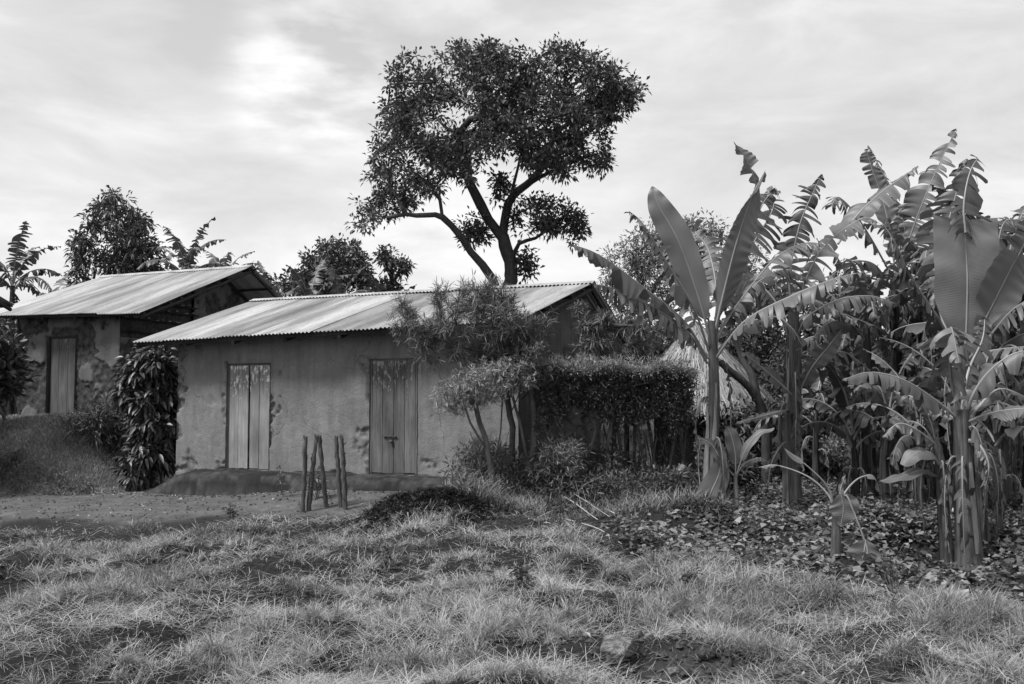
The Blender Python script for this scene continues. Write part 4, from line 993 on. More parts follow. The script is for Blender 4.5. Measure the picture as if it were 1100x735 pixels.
# ------------------------------------------------------------------ banana plants
def banana_leaf(parent, pts, W, torn, hang, face, seed, mat='banana', pet=.12, tipw=.5, lean=(1, 1), broken=0.0, ribr=.016, fine=1.0, n_st=None, sides=(1, 1), label=None, name='leaf', flat=False):
    """pts: midrib control points; W: full width; torn 0..1; hang 0..1 how far strips droop; face: side the blade shows"""
    rg = np.random.default_rng(seed)
    pts = np.asarray(pts, float); Ltot = np.linalg.norm(np.diff(pts, axis=0), axis=1).sum()
    ns = n_st or int(max(40, Ltot / .03)); mid = catmull(pts, ns); T = nrm(np.gradient(mid, axis=0))
    face = np.asarray(face, float); S_ = nrm(np.cross(T, face)); Nn = np.cross(S_, T)
    u = np.linspace(0, 1, ns); down = np.array([0, 0, -1.0]); rnd = rg.random()
    mb = MB(); K = 6
    a0 = pet
    wprof = np.clip((u - a0) / (1 - a0), 0, 1); wprof = np.clip(np.sin(pi * wprof ** .72), 0, 1) ** tipw
    if flat: wprof = ease(u, a0 - .03, a0 + .30) ** .55 * (1 - .08 * u)
    if broken: wprof = wprof * (u < 1 - broken)
    cum = u * Ltot
    for sg in (-1, 1):
        if not sides[0 if sg < 0 else 1]: continue
        w_ = W / 2 * wprof * lean[0 if sg < 0 else 1]
        i0 = int(np.ceil(a0 * ns)); i1 = ns - 1 if not broken else int((1 - broken) * ns)
        cuts = [i0]; i = i0
        while i < i1:
            if torn > 0: st = max(2, int(rg.uniform(.02, .085) * fine / (Ltot / ns) / max(torn, .15) ** .8))
            else: st = i1
            if torn > 0 and rg.random() < (.5 if torn < .5 else .16): st *= 3
            i = min(i1, i + st); cuts.append(i)
        for a, b in zip(cuts[:-1], cuts[1:]):
            if b - a < 1: continue
            isT = torn > 0
            if isT and rg.random() < .09 * torn: continue
            h = hang * (rg.uniform(.55, 1.25) if isT else 1.0); h = min(h, 1.15); ln = rg.uniform(.5, 1.1) if isT else 1.0
            shear = .16 + (rg.normal(0, .17 * torn)); nar = rg.uniform(.25, .9) if isT else 1; twist = rg.normal(0, .5) * torn
            idx = np.arange(a, b + 1); ic = (a + b) / 2; curlb = rg.normal(0, .45) * torn
            # where in the width does the tear begin
            pos = mid[idx].copy(); rows = [pos]; uvr = [np.stack([cum[idx], idx * 0.], -1)]
            dd = w_[idx] * ln / K
            for k in range(1, K + 1):
                f = k / K; hh = np.clip(h * ((f ** .5) * 1.2 if isT else f ** .8 * 1.05), 0, .98)
                dirv = S_[idx] * sg * (1 - hh) + down * hh + Nn[idx] * (.12 * (1 - f) + curlb * f * .6) * (1 - hh * .5) + T[idx] * shear
                dirv = nrm(dirv); pos = pos + dirv * dd[:, None]
                q = pos.copy()
                if isT:
                    nf = 1 - (1 - nar) * f; cen = q.mean(0); q = cen + (q - cen) * nf
                    q = q + Nn[idx] * (twist * f * (idx - ic) * Ltot / ns)[:, None] + Nn[idx] * (.012 * f * np.sin(idx * 1.3 + a))[:, None]
                else: q = q + Nn[idx] * (.010 * f * np.sin(idx * .5))[:, None]
                rows.append(q); uvr.append(np.stack([cum[idx], np.full(len(idx), f * W / 2)], -1))
            g = np.stack(rows, 1); uv = np.stack(uvr, 1)
            # ragged, pointed strip ends
            if isT and b - a >= 2:
                rel = (idx - a) / (b - a); cut = (.06 + .16 * rg.random()) * (np.abs(rel - rg.uniform(.3, .7)) * 2) ** 1.2
                g[:, -1] = g[:, -1] + (g[:, -2] - g[:, -1]) * np.clip(cut * K * .7, 0, .95)[:, None]
            mb.grid(g, 0, np.clip(rnd * .5 + rg.random() * .35, 0, 1), uv.reshape(-1, 2))
    rr = ribr * (1 - u) ** .75 + .0025
    last = ns if not broken else int(ns * (1 - broken * .0))
    mb.tube(mid[:last] - Nn[:last] * rr[:last, None] * .3, rr[:last], 6, 1, rg.random())
    return mb.build(name, [M[mat], M['rib']], parent, True, label)

def pseudostem(parent, pts, r0, r1, seed, mat='pstem', sheaths=5, dry=6):
    rg = np.random.default_rng(seed); mid = catmull(pts, 40); u = np.linspace(0, 1, 40)
    rr = r0 + (r1 - r0) * u; rr = rr * (1 + .35 * np.exp(-u / .05)) * (1 + .05 * (fbm(u * 9, u * 0 + seed, 4) - .5) * 2)
    mb = MB(); mb.tube(mid, rr, 16, 0, .5, True, .03, rg)
    mb.build('pseudostem', M[mat], parent)
    # old leaf sheaths wrapped round, peeling off at their tops
    for k in range(sheaths):
        f0 = rg.uniform(.0, .25); f1 = rg.uniform(.45, .97); a0 = rg.random() * 2 * pi; wd = rg.uniform(.7, 1.5)
        i = np.arange(int(f0 * 39), int(f1 * 39) + 1); n = len(i)
        if n < 3: continue
        th = np.linspace(-wd / 2, wd / 2, 7); f = np.linspace(0, 1, n)
        taper = 1 - .75 * f ** 1.5
        A = a0 + th[None] * taper[:, None]; R_ = (rr[i] + .008 + .05 * ease(f, .75, 1) * rg.random())[:, None] + .005 * np.cos(th * 2)[None]
        p = mid[i][:, None] + np.stack([np.cos(A) * R_, np.sin(A) * R_, np.zeros_like(A)], -1)
        mb = MB(); mb.grid(p, 0, rg.random(), None); mb.build('sheath', M['pstem_pale' if (rg.random() < .45 and mat == 'pstem') else mat], parent)
    for k in range(dry):   # collapsed dry leaves hanging on the stem
        a = rg.random() * 2 * pi; h0 = rg.uniform(.45, .95); c = mid[int(h0 * 39)]; d = np.array([cos(a), sin(a), 0]); L = min(rg.uniform(.5, 1.3), (c[2] - mid[0][2]) * .8)
        q = [c, c + d * .16 + [0, 0, .03], c + d * .24 + [0, 0, -L * .4], c + d * .2 + [0, 0, -L]]
        banana_leaf(parent, q, rg.uniform(.18, .42), .9, .8, d, seed * 13 + k, 'banana_dry', .15, .5, fine=1.3, ribr=.01, name='dry_leaf')

def gen_leaf_pts(top, az, L, el0, bend):
    """midrib leaving the stem at elevation el0 and bending down"""
    n = 7; p = [np.array(top, float)]; el = el0
    for k in range(n - 1):
        p.append(p[-1] + L / (n - 1) * np.array([cos(az) * cos(el), sin(az) * cos(el), sin(el)])); el -= bend / (n - 1) * (1 + .5 * k / n)
    return p
def banana_plant(name_label, x, y, h, nl, seed, r0=.11, L=1.7, W=.52, torn=.8, mat='banana', group='banana plants of the grove', dry=5, sheaths=3, lean=None, leafset=None, cat='banana plant', skipgen=False, oname='banana_plant', stemmat='pstem_dark'):
    rg = np.random.default_rng(seed); z0 = hz(x, y)
    root = thing(oname, name_label, cat, (x, y, z0), group)
    top = np.array([x, y, z0 + h]) + (np.array(lean) if lean is not None else rg.normal(0, .06, 3) * [1, 1, 0])
    midp = (np.array([x, y, z0]) + top) / 2 + rg.normal(0, .03, 3) * [1, 1, 0]
    pseudostem(root, [[x, y, z0 - .08], midp, top], r0, r0 * .45, seed, stemmat, sheaths=sheaths, dry=dry)
    ga = rg.random() * 6.28
    for k in range(nl):
        az = ga + k * 2.4 + rg.normal(0, .25); f = k / max(1, nl - 1)
        el0 = 1.35 - .55 * f + rg.normal(0, .08); bend = .7 + 1.5 * f + rg.normal(0, .15)
        l_ = L * rg.uniform(.8, 1.1); t = top + np.array([0, 0, .12 - .35 * f])
        q = gen_leaf_pts(t, az, l_, el0, bend)
        fc = np.array([0, 0, 1.]) if el0 - bend < .6 else np.array([-cos(az), -sin(az), .3])
        banana_leaf(root, q, W * rg.uniform(.8, 1.1), torn * rg.uniform(.5, 1.1), .35 + .5 * f, nrm(fc * .7 + np.array([-cos(az), -sin(az), .5]) * .5), seed * 31 + k, mat, .14)
    return root, top
def leaves_px(root, Y, specs, seed, mat='banana'):
    """leaves read off the picture: (points with depth offsets), width, torn, hang, face, extra"""
    for i, sp in enumerate(specs):
        pts, W, torn, hang, face = sp[:5]; ex = dict(sp[5]) if len(sp) > 5 else {}
        mt = ex.pop('mat', mat)
        q = [P(a, b, Y + c) for a, b, c in pts]
        if torn > .3 and W > .25: W *= 1.45 if hang > .6 else 1.28
        banana_leaf(root, q, W, torn, hang, face, seed * 101 + i, mt, **ex)

CAMF = (0, -1, .25)
# -- A: the tall plant left of the grove
YA = 13.0; pA = P(762, 432, YA); zA = hz(pA[0], YA)
A_ = thing('banana_plant', 'tallest complete banana plant beside the thatched store, shaggy sheath at its foot', 'banana plant', (pA[0], YA, zA), 'banana plants of the grove')
pseudostem(A_, [[pA[0], YA, zA - .1], P(764, 500, YA), P(767, 430, YA), P(765, 345, YA)], .105, .06, 5, 'pstem', 6, 3)
leaves_px(A_, YA, [
    ([(764, 372, 0), (752, 325, -.05), (730, 262, -.1), (708, 222, -.1), (700, 200, -.05)], .40, 0, .06, (-.35, -1, .1), dict(pet=.16, mat='banana', tipw=.72)),
    ([(762, 378, 0), (745, 330, -.25), (712, 275, -.45), (690, 240, -.6), (676, 227, -.7)], .56, .75, .55, (.1, -.5, 1), dict(pet=.18)),
    ([(760, 385, 0), (735, 345, -.3), (690, 308, -.7), (645, 275, -1.0), (613, 262, -1.2)], .46, .45, .72, (0, -.5, 1), dict(pet=.15)),
    ([(760, 390, 0), (740, 358, -.3), (705, 332, -.6), (665, 312, -.9), (638, 305, -1.0)], .50, 1.0, .85, (0, -.6, 1), dict(pet=.12)),
    ([(765, 370, 0), (775, 325, -.1), (790, 265, -.2), (806, 215, -.2), (822, 183, -.1)], .56, .16, .10, (.25, -1, .1), dict(pet=.10, lean=(1.0, .8), fine=4.0, tipw=.6)),
    ([(768, 350, .1), (792, 270, .3), (812, 215, .35), (806, 180, .3), (788, 152, .25)], .30, .3, .4, (0.2, -1, .2), dict(pet=.5, tipw=.5, fine=2.0)),
    ([(765, 372, 0), (790, 330, .3), (830, 280, .5), (862, 262, .6), (885, 262, .6)], .50, .85, .6, (0, -.4, 1), dict(pet=.2)),
    ([(766, 388, 0), (800, 345, -.4), (850, 318, -.7), (895, 300, -.9), (928, 292, -1.0)], .46, .55, .7, (0, -.5, 1), dict(pet=.12)),
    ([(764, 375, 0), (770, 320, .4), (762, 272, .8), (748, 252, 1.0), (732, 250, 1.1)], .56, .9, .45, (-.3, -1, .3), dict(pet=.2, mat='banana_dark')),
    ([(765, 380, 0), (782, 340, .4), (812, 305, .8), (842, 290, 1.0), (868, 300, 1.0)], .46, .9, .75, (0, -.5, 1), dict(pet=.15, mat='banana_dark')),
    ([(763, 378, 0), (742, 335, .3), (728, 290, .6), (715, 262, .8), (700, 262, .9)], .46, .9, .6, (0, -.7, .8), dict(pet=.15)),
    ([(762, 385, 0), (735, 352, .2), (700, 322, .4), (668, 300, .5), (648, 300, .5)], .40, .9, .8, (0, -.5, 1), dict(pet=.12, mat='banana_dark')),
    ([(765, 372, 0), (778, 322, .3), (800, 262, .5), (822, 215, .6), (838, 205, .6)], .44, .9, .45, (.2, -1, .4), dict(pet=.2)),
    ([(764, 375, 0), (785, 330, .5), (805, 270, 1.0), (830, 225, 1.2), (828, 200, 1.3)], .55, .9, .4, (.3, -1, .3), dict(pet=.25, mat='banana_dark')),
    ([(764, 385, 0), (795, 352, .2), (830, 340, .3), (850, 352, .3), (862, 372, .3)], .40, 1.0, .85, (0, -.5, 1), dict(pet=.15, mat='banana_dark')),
    ([(763, 560, -.12), (762, 535, -.16), (772, 510, -.14), (776, 485, -.1)], .34, 0, .0, (-.3, -1, .0), dict(pet=.0, mat='banana_pale', tipw=.7)),
], 1)
# suckers at its foot
def sucker(px, py, Y, label, specs, seed, h=.5, mat='banana', group='young banana suckers'):
    p = P(px, py, Y); z = hz(p[0], Y); r = thing('banana_sucker', label, 'banana sucker', (p[0], Y, z), group)
    mb = MB(); mb.tube([[p[0], Y, z - .05], [p[0] + .01, Y, z + h * .5], [p[0], Y, z + h]], [.045, .035, .022], 10); mb.build('pseudostem', M['pstem_pale'], r)
    leaves_px(r, Y, specs, seed, mat); return r
sucker(790, 555, 12.9, 'young banana sucker with pale upright leaves right of the tallest plant', [
    ([(790, 515, 0), (790, 490, 0), (786, 470, 0), (781, 458, 0)], .22, .0, .1, (.2, -1, .1), {'pet': .2, 'ribr': .008}),
    ([(791, 510, 0), (800, 485, -.05), (814, 466, -.1), (832, 460, -.1)], .15, 0, .25, (0, -.5, 1), {'pet': .2, 'ribr': .008, 'mat': 'banana_pale'}),
    ([(791, 510, 0), (800, 498, .1), (815, 492, .15), (826, 497, .2)], .16, .4, .4, (0, -.5, 1), {'pet': .2, 'ribr': .007}),
    ([(789, 512, 0), (775, 495, -.1), (765, 478, -.1), (752, 470, -.1)], .18, 0, .3, (0, -.7, 1), {'pet': .25, 'ribr': .007}),
], 201, .62)
sucker(752, 550, 13.2, 'small broken sucker left of the tallest plant', [
    ([(752, 520, 0), (750, 495, 0), (752, 475, 0), (748, 468, 0)], .20, .2, .2, (.2, -1, .1), {'pet': .2, 'ribr': .007, 'mat': 'banana_pale'}),
    ([(752, 522, 0), (742, 508, -.05), (735, 500, -.1), (728, 505, -.1)], .13, 0, .4, (0, -.5, 1), {'pet': .2, 'ribr': .006}),
], 202, .4)
# -- B
YBp = 14.2; pB = P(850, 432, YBp); zB = hz(pB[0], YBp)
B_ = thing('banana_plant', 'dark stemmed banana plant midway between the thatched store and the grove', 'banana plant', (pB[0], YBp, zB), 'banana plants of the grove')
pseudostem(B_, [[pB[0], YBp, zB - .1], P(850, 470, YBp), P(854, 400, YBp), P(852, 335, YBp)], .13, .075, 6, 'pstem', 4, 4)
leaves_px(B_, YBp, [
    ([(852, 350, 0), (848, 300, .2), (858, 245, .3), (872, 210, .3), (883, 187, .3)], .50, .8, .5, (-.2, -1, .3), dict(pet=.15, mat='banana_dark')),
    ([(854, 355, 0), (862, 310, .3), (885, 265, .5), (925, 235, .6), (945, 240, .6)], .55, .7, .55, (0, -.6, 1), dict(pet=.15)),
    ([(855, 362, 0), (868, 340, -.2), (900, 322, -.4), (935, 318, -.5), (962, 326, -.5)], .42, .7, .8, (0, -.5, 1), dict(pet=.12)),
    ([(850, 360, 0), (830, 320, .2), (805, 300, .4), (785, 312, .6), (775, 335, .7)], .48, .8, .7, (0, -.6, 1), dict(pet=.15, mat='banana_dark')),
    ([(852, 425, -.1), (838, 412, -.2), (815, 392, -.3), (797, 378, -.35)], .42, .15, .18, (.1, -1, .8), dict(pet=.1)),
    ([(856, 425, 0), (872, 395, -.15), (890, 372, -.2), (905, 352, -.25)], .34, .2, .3, (.3, -1, .5), dict(pet=.1)),
    ([(852, 440, 0), (838, 442, -.2), (815, 448, -.3), (790, 455, -.4)], .22, .2, .3, (0, -.6, 1), dict(pet=.1, mat='banana_dark')),
    ([(855, 410, 0), (875, 388, .3), (905, 378, .5), (935, 398, .6)], .36, .8, .8, (0, -.5, 1), dict(pet=.1, mat='banana_dark')),
    ([(853, 352, 0), (866, 322, 0), (900, 335, -.1), (940, 350, -.2)], .30, .6, .8, (0, -.5, 1), dict(pet=.3)),
    ([(850, 470, 0), (838, 480, -.1), (828, 500, -.15), (825, 525, -.15)], .18, .6, .4, (0, -1, .2), dict(pet=.1, mat='banana_dry')),
], 2)
# -- C: tall dark pair behind
YC = 16.6
def rootat(px, Y, label, group='banana plants of the grove'):
    p = P(px, 432, Y); z = hz(p[0], Y); return thing('banana_plant', label, 'banana plant', (p[0], Y, z), group), p[0], z
C_, xC, zC = rootat(958, YC, 'tall banana plant with the highest ragged leaf tips at the middle of the grove')
pseudostem(C_, [[xC, YC, zC - .1], P(962, 430, YC), P(965, 340, YC), P(962, 300, YC)], .15, .09, 7, 'pstem_dark', 3, 16)
leaves_px(C_, YC, [
    ([(962, 310, 0), (958, 260, .1), (948, 215, .2), (936, 180, .2), (930, 160, .2)], .50, .25, .1, (-.3, -1, .1), dict(pet=.15)),
    ([(962, 310, 0), (965, 270, .2), (960, 215, .3), (945, 180, .35), (932, 156, .35)], .60, .95, .75, (.3, -.6, .6), dict(pet=.2)),
    ([(964, 305, 0), (975, 262, 0), (990, 220, -.1), (1008, 178, -.1), (1027, 138, -.1)], .55, .6, .5, (-.2, -.7, .6), dict(pet=.15)),
    ([(960, 300, 0), (935, 255, -.3), (915, 225, -.5), (900, 212, -.6), (893, 222, -.7)], .60, .8, .65, (0, -.6, .9), dict(pet=.15)),
    ([(900, 262, -1.2), (920, 232, -1.0), (945, 208, -.9), (970, 190, -.8), (986, 178, -.8)], .52, .35, .75, (0, -.6, 1), dict(pet=.03)),
    ([(962, 310, 0), (972, 275, .1), (972, 250, .1), (968, 225, .1)], .55, .1, .1, (.1, -1, .1), dict(pet=.15)),
    ([(960, 315, 0), (940, 285, -.4), (915, 282, -.7), (890, 300, -.9), (872, 330, -1.0)], .55, .9, .8, (0, -.6, 1), dict(pet=.12)),
    ([(963, 315, 0), (985, 280, -.4), (1005, 280, -.7), (1018, 300, -.9), (1022, 330, -1)], .55, .9, .8, (0, -.6, 1), dict(pet=.12, mat='banana_dark')),
    ([(962, 320, 0), (975, 300, .5), (1000, 290, .9), (1030, 310, 1.1)], .5, .9, .8, (0, -.5, 1), dict(pet=.12, mat='banana_dark')),
    ([(962, 330, 0), (950, 335, -.4), (930, 365, -.6), (925, 405, -.6)], .40, .7, .6, (0, -1, .4), dict(pet=.1, mat='banana_dark')),
    ([(964, 340, 0), (975, 350, -.4), (982, 385, -.5), (985, 430, -.5)], .45, .9, .6, (0, -1, .3), dict(pet=.1, mat='banana_dry')),
    ([(960, 345, 0), (950, 370, -.3), (945, 400, -.4), (942, 440, -.4)], .40, .9, .6, (0, -1, .3), dict(pet=.1, mat='banana_dry')),
], 3)
C2, xC2, zC2 = rootat(982, 16.2, 'banana plant with thick dark drooping trash close behind its tall neighbour')
pseudostem(C2, [[xC2, 16.2, zC2 - .1], P(980, 440, 16.2), P(985, 370, 16.2), P(983, 330, 16.2)], .16, .10, 8, 'pstem_dark', 3, 18)
leaves_px(C2, 16.2, [
    ([(983, 340, 0), (995, 320, -.3), (1012, 325, -.5), (1022, 360, -.6)], .5, .9, .75, (0, -.6, 1), dict(pet=.1, mat='banana_dark')),
    ([(983, 340, 0), (968, 318, -.3), (945, 325, -.5), (928, 350, -.6)], .5, .9, .75, (0, -.6, 1), dict(pet=.1)),
    ([(983, 345, 0), (985, 300, .1), (1000, 265, .2), (1018, 235, .2)], .55, .5, .3, (-.2, -1, .3), dict(pet=.15, mat='banana_dark')),
    ([(983, 360, 0), (990, 380, -.3), (996, 410, -.35), (1000, 450, -.35)], .40, .9, .6, (0, -1, .3), dict(pet=.1, mat='banana_dry')),
], 4)
# -- D: right plant with the huge whole leaf (stands behind the front clump)
YD = 12.0; D_, xD, zD = rootat(1038, YD, 'banana plant bearing the huge pale untorn leaf')
pseudostem(D_, [[xD, YD, zD - .1], P(1036, 500, YD), P(1034, 430, YD), P(1036, 372, YD)], .12, .07, 9, 'pstem', 4, 4)
leaves_px(D_, YD, [
    ([(1036, 385, 0), (1038, 350, -.05), (1039, 300, -.08), (1037, 262, -.05), (1036, 237, -.02)], .86, 0, .08, (.02, -1, .05), dict(pet=.12, flat=True, mat='banana_pale')),
    ([(1037, 250, -.1), (1035, 225, -.08), (1038, 200, -.02), (1043, 182, .05), (1050, 170, .1)], .55, 1.0, .6, (.2, -1, .4), dict(pet=.0, tipw=.3)),
    ([(1036, 385, 0), (1060, 340, -.1), (1085, 290, -.15), (1100, 262, -.15), (1108, 235, -.1)], .50, .45, .25, (.3, -1, .1), dict(pet=.15, mat='banana_pale', tipw=.45, fine=2.5)),
    ([(1034, 385, 0), (1010, 335, .3), (1012, 270, .5), (1025, 215, .6), (1038, 172, .6)], .52, .85, .5, (-.3, -.8, .5), dict(pet=.3, mat='banana_dark')),
    ([(1034, 390, 0), (1010, 345, -.3), (980, 300, -.6), (962, 262, -.8), (948, 240, -.8)], .50, .8, .7, (-.2, -.6, 1), dict(pet=.12, mat='banana_dark')),
    ([(1036, 390, 0), (1062, 362, -.3), (1085, 335, -.5), (1110, 318, -.6)], .50, .6, .7, (0, -.6, 1), dict(pet=.1, mat='banana_dark')),
    ([(1036, 395, 0), (1055, 380, -.6), (1075, 375, -.9), (1105, 372, -1.2)], .44, .8, .8, (0, -.5, 1), dict(pet=.1)),
    ([(1036, 385, 0), (1052, 330, .6), (1068, 280, .9), (1078, 240, 1.0), (1096, 236, 1.0)], .55, 1.0, .6, (-.1, -.8, .5), dict(pet=.3, mat='banana_dark')),
], 5)
# -- E: front clump: two stems together
YE = 10.25; E_, xE, zE = rootat(1037, YE, 'nearest thick banana stem in front of the grove, striped with a pale sheath')
pseudostem(E_, [[xE, YE, zE - .1], P(1036, 540, YE), P(1035, 500, YE), P(1032, 440, YE)], .125, .08, 10, 'pstem', 5, 3)
mid = catmull([[xE, YE, zE - .1], P(1036, 540, YE), P(1035, 500, YE), P(1032, 440, YE)], 40)[4:28]; rr_ = (.125 - .045 * np.linspace(.1, .7, 24)) + .012
th = np.linspace(-.30, .30, 7); wv_ = (.55 + .45 * np.sin(np.linspace(.3, 2.9, 24)))[:, None]; A_2 = -pi / 2 + .30 + th[None] * wv_ + .05 * np.sin(np.linspace(0, 5, 24))[:, None]
mb = MB(); mb.grid(mid[:, None] + np.stack([np.cos(A_2) * rr_[:, None], np.sin(A_2) * rr_[:, None], 0 * A_2], -1), 0, .8); mb.build('pale_sheath', M['pale_skin'], E_)
leaves_px(E_, YE, [
    ([(1034, 450, 0), (1022, 410, -.1), (1020, 370, -.3), (1022, 352, -.5), (1030, 390, -.9)], .50, .7, .7, (0, -.3, 1), dict(pet=.12)),
    ([(1032, 452, 0), (1005, 430, -.1), (970, 408, -.25), (935, 400, -.35), (905, 408, -.4)], .34, .5, .85, (0, -.5, 1), dict(pet=.10)),
    ([(1034, 450, 0), (1050, 415, -.1), (1070, 392, -.2), (1095, 378, -.3), (1125, 380, -.4)], .34, .7, .75, (0, -.5, 1), dict(pet=.12)),
    ([(1034, 455, 0), (1060, 445, -.2), (1085, 440, -.3), (1112, 438, -.4)], .30, .3, .35, (0, -.8, .8), dict(pet=.12)),
    ([(1032, 455, 0), (1012, 440, .2), (985, 428, .5), (960, 420, .7)], .34, .7, .8, (0, -.5, 1), dict(pet=.1, mat='banana_dark')),
    ([(1032, 450, 0), (1040, 400, .2), (1055, 365, .4), (1058, 340, .5)], .34, .5, .4, (.2, -1, .4), dict(pet=.12, mat='banana_dark')),
    ([(1034, 470, 0), (1052, 478, -.2), (1062, 500, -.3), (1058, 525, -.3)], .22, .4, .5, (.2, -1, .3), dict(pet=.1)),
    ([(1034, 460, 0), (1062, 425, .1), (1080, 418, .1), (1108, 430, .1)], .26, .4, .6, (0, -.7, 1), dict(pet=.1, mat='banana_dark')),
], 6)
E2, xE2, zE2 = rootat(1014, 10.5, 'slender banana stem with small pale leaves at the left of the front clump')
pseudostem(E2, [[xE2, 10.5, zE2 - .1], P(1013, 540, 10.5), P(1010, 500, 10.5), P(1004, 470, 10.5)], .07, .04, 11, 'pstem', 3, 2)
leaves_px(E2, 10.5, [
    ([(1007, 490, 0), (1000, 455, -.05), (988, 430, -.1), (976, 408, -.1)], .24, .1, .1, (.3, -1, .3), dict(pet=.1, ribr=.01)),
    ([(1010, 500, 0), (1000, 487, -.1), (985, 486, -.2), (969, 500, -.25)], .26, .0, .35, (-.1, -.7, 1), dict(pet=.05, ribr=.01, mat='banana_pale')),
    ([(1012, 515, 0), (992, 505, -.15), (968, 512, -.25), (945, 517, -.3)], .15, 0, .3, (0, -.6, 1), dict(pet=.1, ribr=.008)),
    ([(1008, 480, 0), (985, 462, -.1), (965, 455, -.1), (948, 470, -.1)], .28, .6, .5, (0, -.7, 1), dict(pet=.1, ribr=.01, mat='banana_dark')),
    ([(1012, 500, 0), (1028, 495, -.1), (1046, 505, -.1), (1065, 515, -.1)], .14, .2, .3, (0, -.7, 1), dict(pet=.1, ribr=.008)),
], 7)
E3, xE3, zE3 = rootat(1054, 10.7, 'third stem of the front clump, leafless and dark')
pseudostem(E3, [[xE3, 10.7, zE3 - .1], P(1052, 540, 10.7), P(1050, 500, 10.7), P(1052, 460, 10.7)], .07, .05, 12, 'pstem', 3, 3)
# -- procedural plants deeper in the grove
lowp = [(915, 14.6, 1.0, 'knee high banana plant with broad leaves left of the two tall ones'), (950, 14.0, 1.2, 'young banana plant before the tall dark pair'), (990, 13.4, 1.0, 'young banana plant filling the space left of the slender stem'), (1022, 13.2, 1.5, 'head high young banana plant right behind the slender stem'), (1066, 12.6, 1.3, 'young banana plant just beyond the nearest clump on its right'), (1098, 13.6, 1.5, 'young banana plant cut by the right edge'), (875, 16.5, 1.3, 'young banana plant by the dark stemmed one'), (1045, 16.2, 1.7, 'broad leaved young banana plant deep in the right half of the grove')]
for i, (px, Y, h, lb) in enumerate(lowp):
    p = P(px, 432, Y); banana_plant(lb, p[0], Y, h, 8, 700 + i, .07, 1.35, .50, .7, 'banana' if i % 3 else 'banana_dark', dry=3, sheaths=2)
deep = [(932, 15.2, 2.6, 'leafy banana plant in front of the two tall dark ones'), (1078, 14.2, 3.1, 'banana plant crowding the right edge above the nearest clump'), (1008, 14.6, 3.2, 'banana plant hidden behind the huge pale leaf'), (925, 18.2, 2.5, 'half hidden banana plant left of the two tall ones'), (1000, 17.8, 2.9, 'banana plant filling the dark gap behind the slender stem'), (1085, 20.5, 3.9, 'tall ragged banana plant above the right edge clump'), (1035, 15.0, 2.3, 'low banana plant crouching behind the nearest clump'), (1068, 13.4, 2.2, 'short banana plant just right of the nearest clump'), (1075, 15.5, 2.9, 'banana plant with pale bare stem near the right edge'), (1092, 17.5, 3.4, 'dark banana plant at the very right edge of the picture'), (1062, 19.0, 3.2, 'farthest dark stem seen between the two right hand clumps'),
        (1118, 14.5, 3.0, 'banana plant half cut by the right edge'), (1010, 20.5, 3.3, 'shaded banana plant deep behind the huge pale leaf'), (905, 19.5, 2.7, 'low banana plant far behind the dark stemmed one'),
        (1145, 18.0, 3.6, 'banana plant leaning in from beyond the right edge')]
for i, (px, Y, h, lb) in enumerate(deep):
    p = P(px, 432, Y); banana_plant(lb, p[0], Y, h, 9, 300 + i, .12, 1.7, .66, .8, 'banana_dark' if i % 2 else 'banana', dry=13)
# -- far ones seen over the roofs
far = [(12, 26.5, 3.5, 'banana plant standing behind the left edge of the bank hut', 8, 401), (52, 30, 3.0, 'small banana plant between the left edge and the dark drooping tree', 6, 402), (196, 27.5, 3.9, 'banana plant with arching tips over the ridge of the bank hut', 7, 403), (236, 29.5, 3.8, 'ragged banana plant right of the arching one behind the ridge', 6, 404),
       (330, 27, 2.8, 'banana plant with pale ragged leaves in front of the round dark tree', 6, 405), (360, 27.5, 2.8, 'second pale banana plant below the round dark tree', 6, 406), (415, 28, 2.6, 'banana plant in front of the small sparse tree', 6, 407), (492, 25, 2.6, 'banana tips poking over the roof left of the big tree trunk', 5, 408), (292, 29, 3.0, 'banana leaf tip beside the rear slope of the bank hut', 5, 409)]
for px, Y, h, lb, nl, sd_ in far:
    p = P(px, 432, Y); banana_plant(lb, p[0], Y, h, nl + 3, sd_, .13, 1.7, .62, 1.0, 'banana_dark' if sd_ % 2 else 'banana', 'banana plants behind the huts', dry=2, sheaths=1)
# -- F: little snapped plant in front of the field
YF = 9.3; pF = P(898, 600, YF); zF = hz(pF[0], YF)
F_ = thing('banana_sucker', 'small banana shoot with thin arching stalks and a snapped leaf at the grass edge', 'banana sucker', (pF[0], YF, zF), 'young banana suckers')
mb = MB(); mb.tube([[pF[0], YF, zF - .05], P(898, 575, YF), P(898, 545, YF)], [.05, .045, .03], 10, 0, .5, True, .06, np.random.default_rng(2)); mb.build('pseudostem', M['pstem'], F_)
leaves_px(F_, YF, [
    ([(898, 555, 0), (890, 525, -.05), (870, 503, -.1), (842, 482, -.15)], .10, 0, .3, (0, -.7, 1), dict(pet=.75, ribr=.011, mat='banana_pale')),
    ([(898, 555, 0), (890, 532, .05), (868, 512, .1), (835, 500, .15), (815, 502, .2)], .07, .2, .5, (0, -.7, 1), dict(pet=.7, ribr=.009)),
    ([(899, 552, 0), (907, 530, .05), (922, 514, .1), (938, 512, .15), (944, 528, .2)], .12, 0, .5, (0, -.6, 1), dict(pet=.6, ribr=.009, mat='banana_pale')),
    ([(898, 550, 0), (903, 525, .0), (908, 510, .0)], .05, 0, .1, (0, -1, .2), dict(pet=.3, ribr=.008)),
    ([(903, 530, -.05), (906, 545, -.05), (903, 566, -.06)], .30, 0, .0, (.15, -1, .0), dict(pet=.0, ribr=.006, mat='banana_pale', tipw=.8)),
], 8)
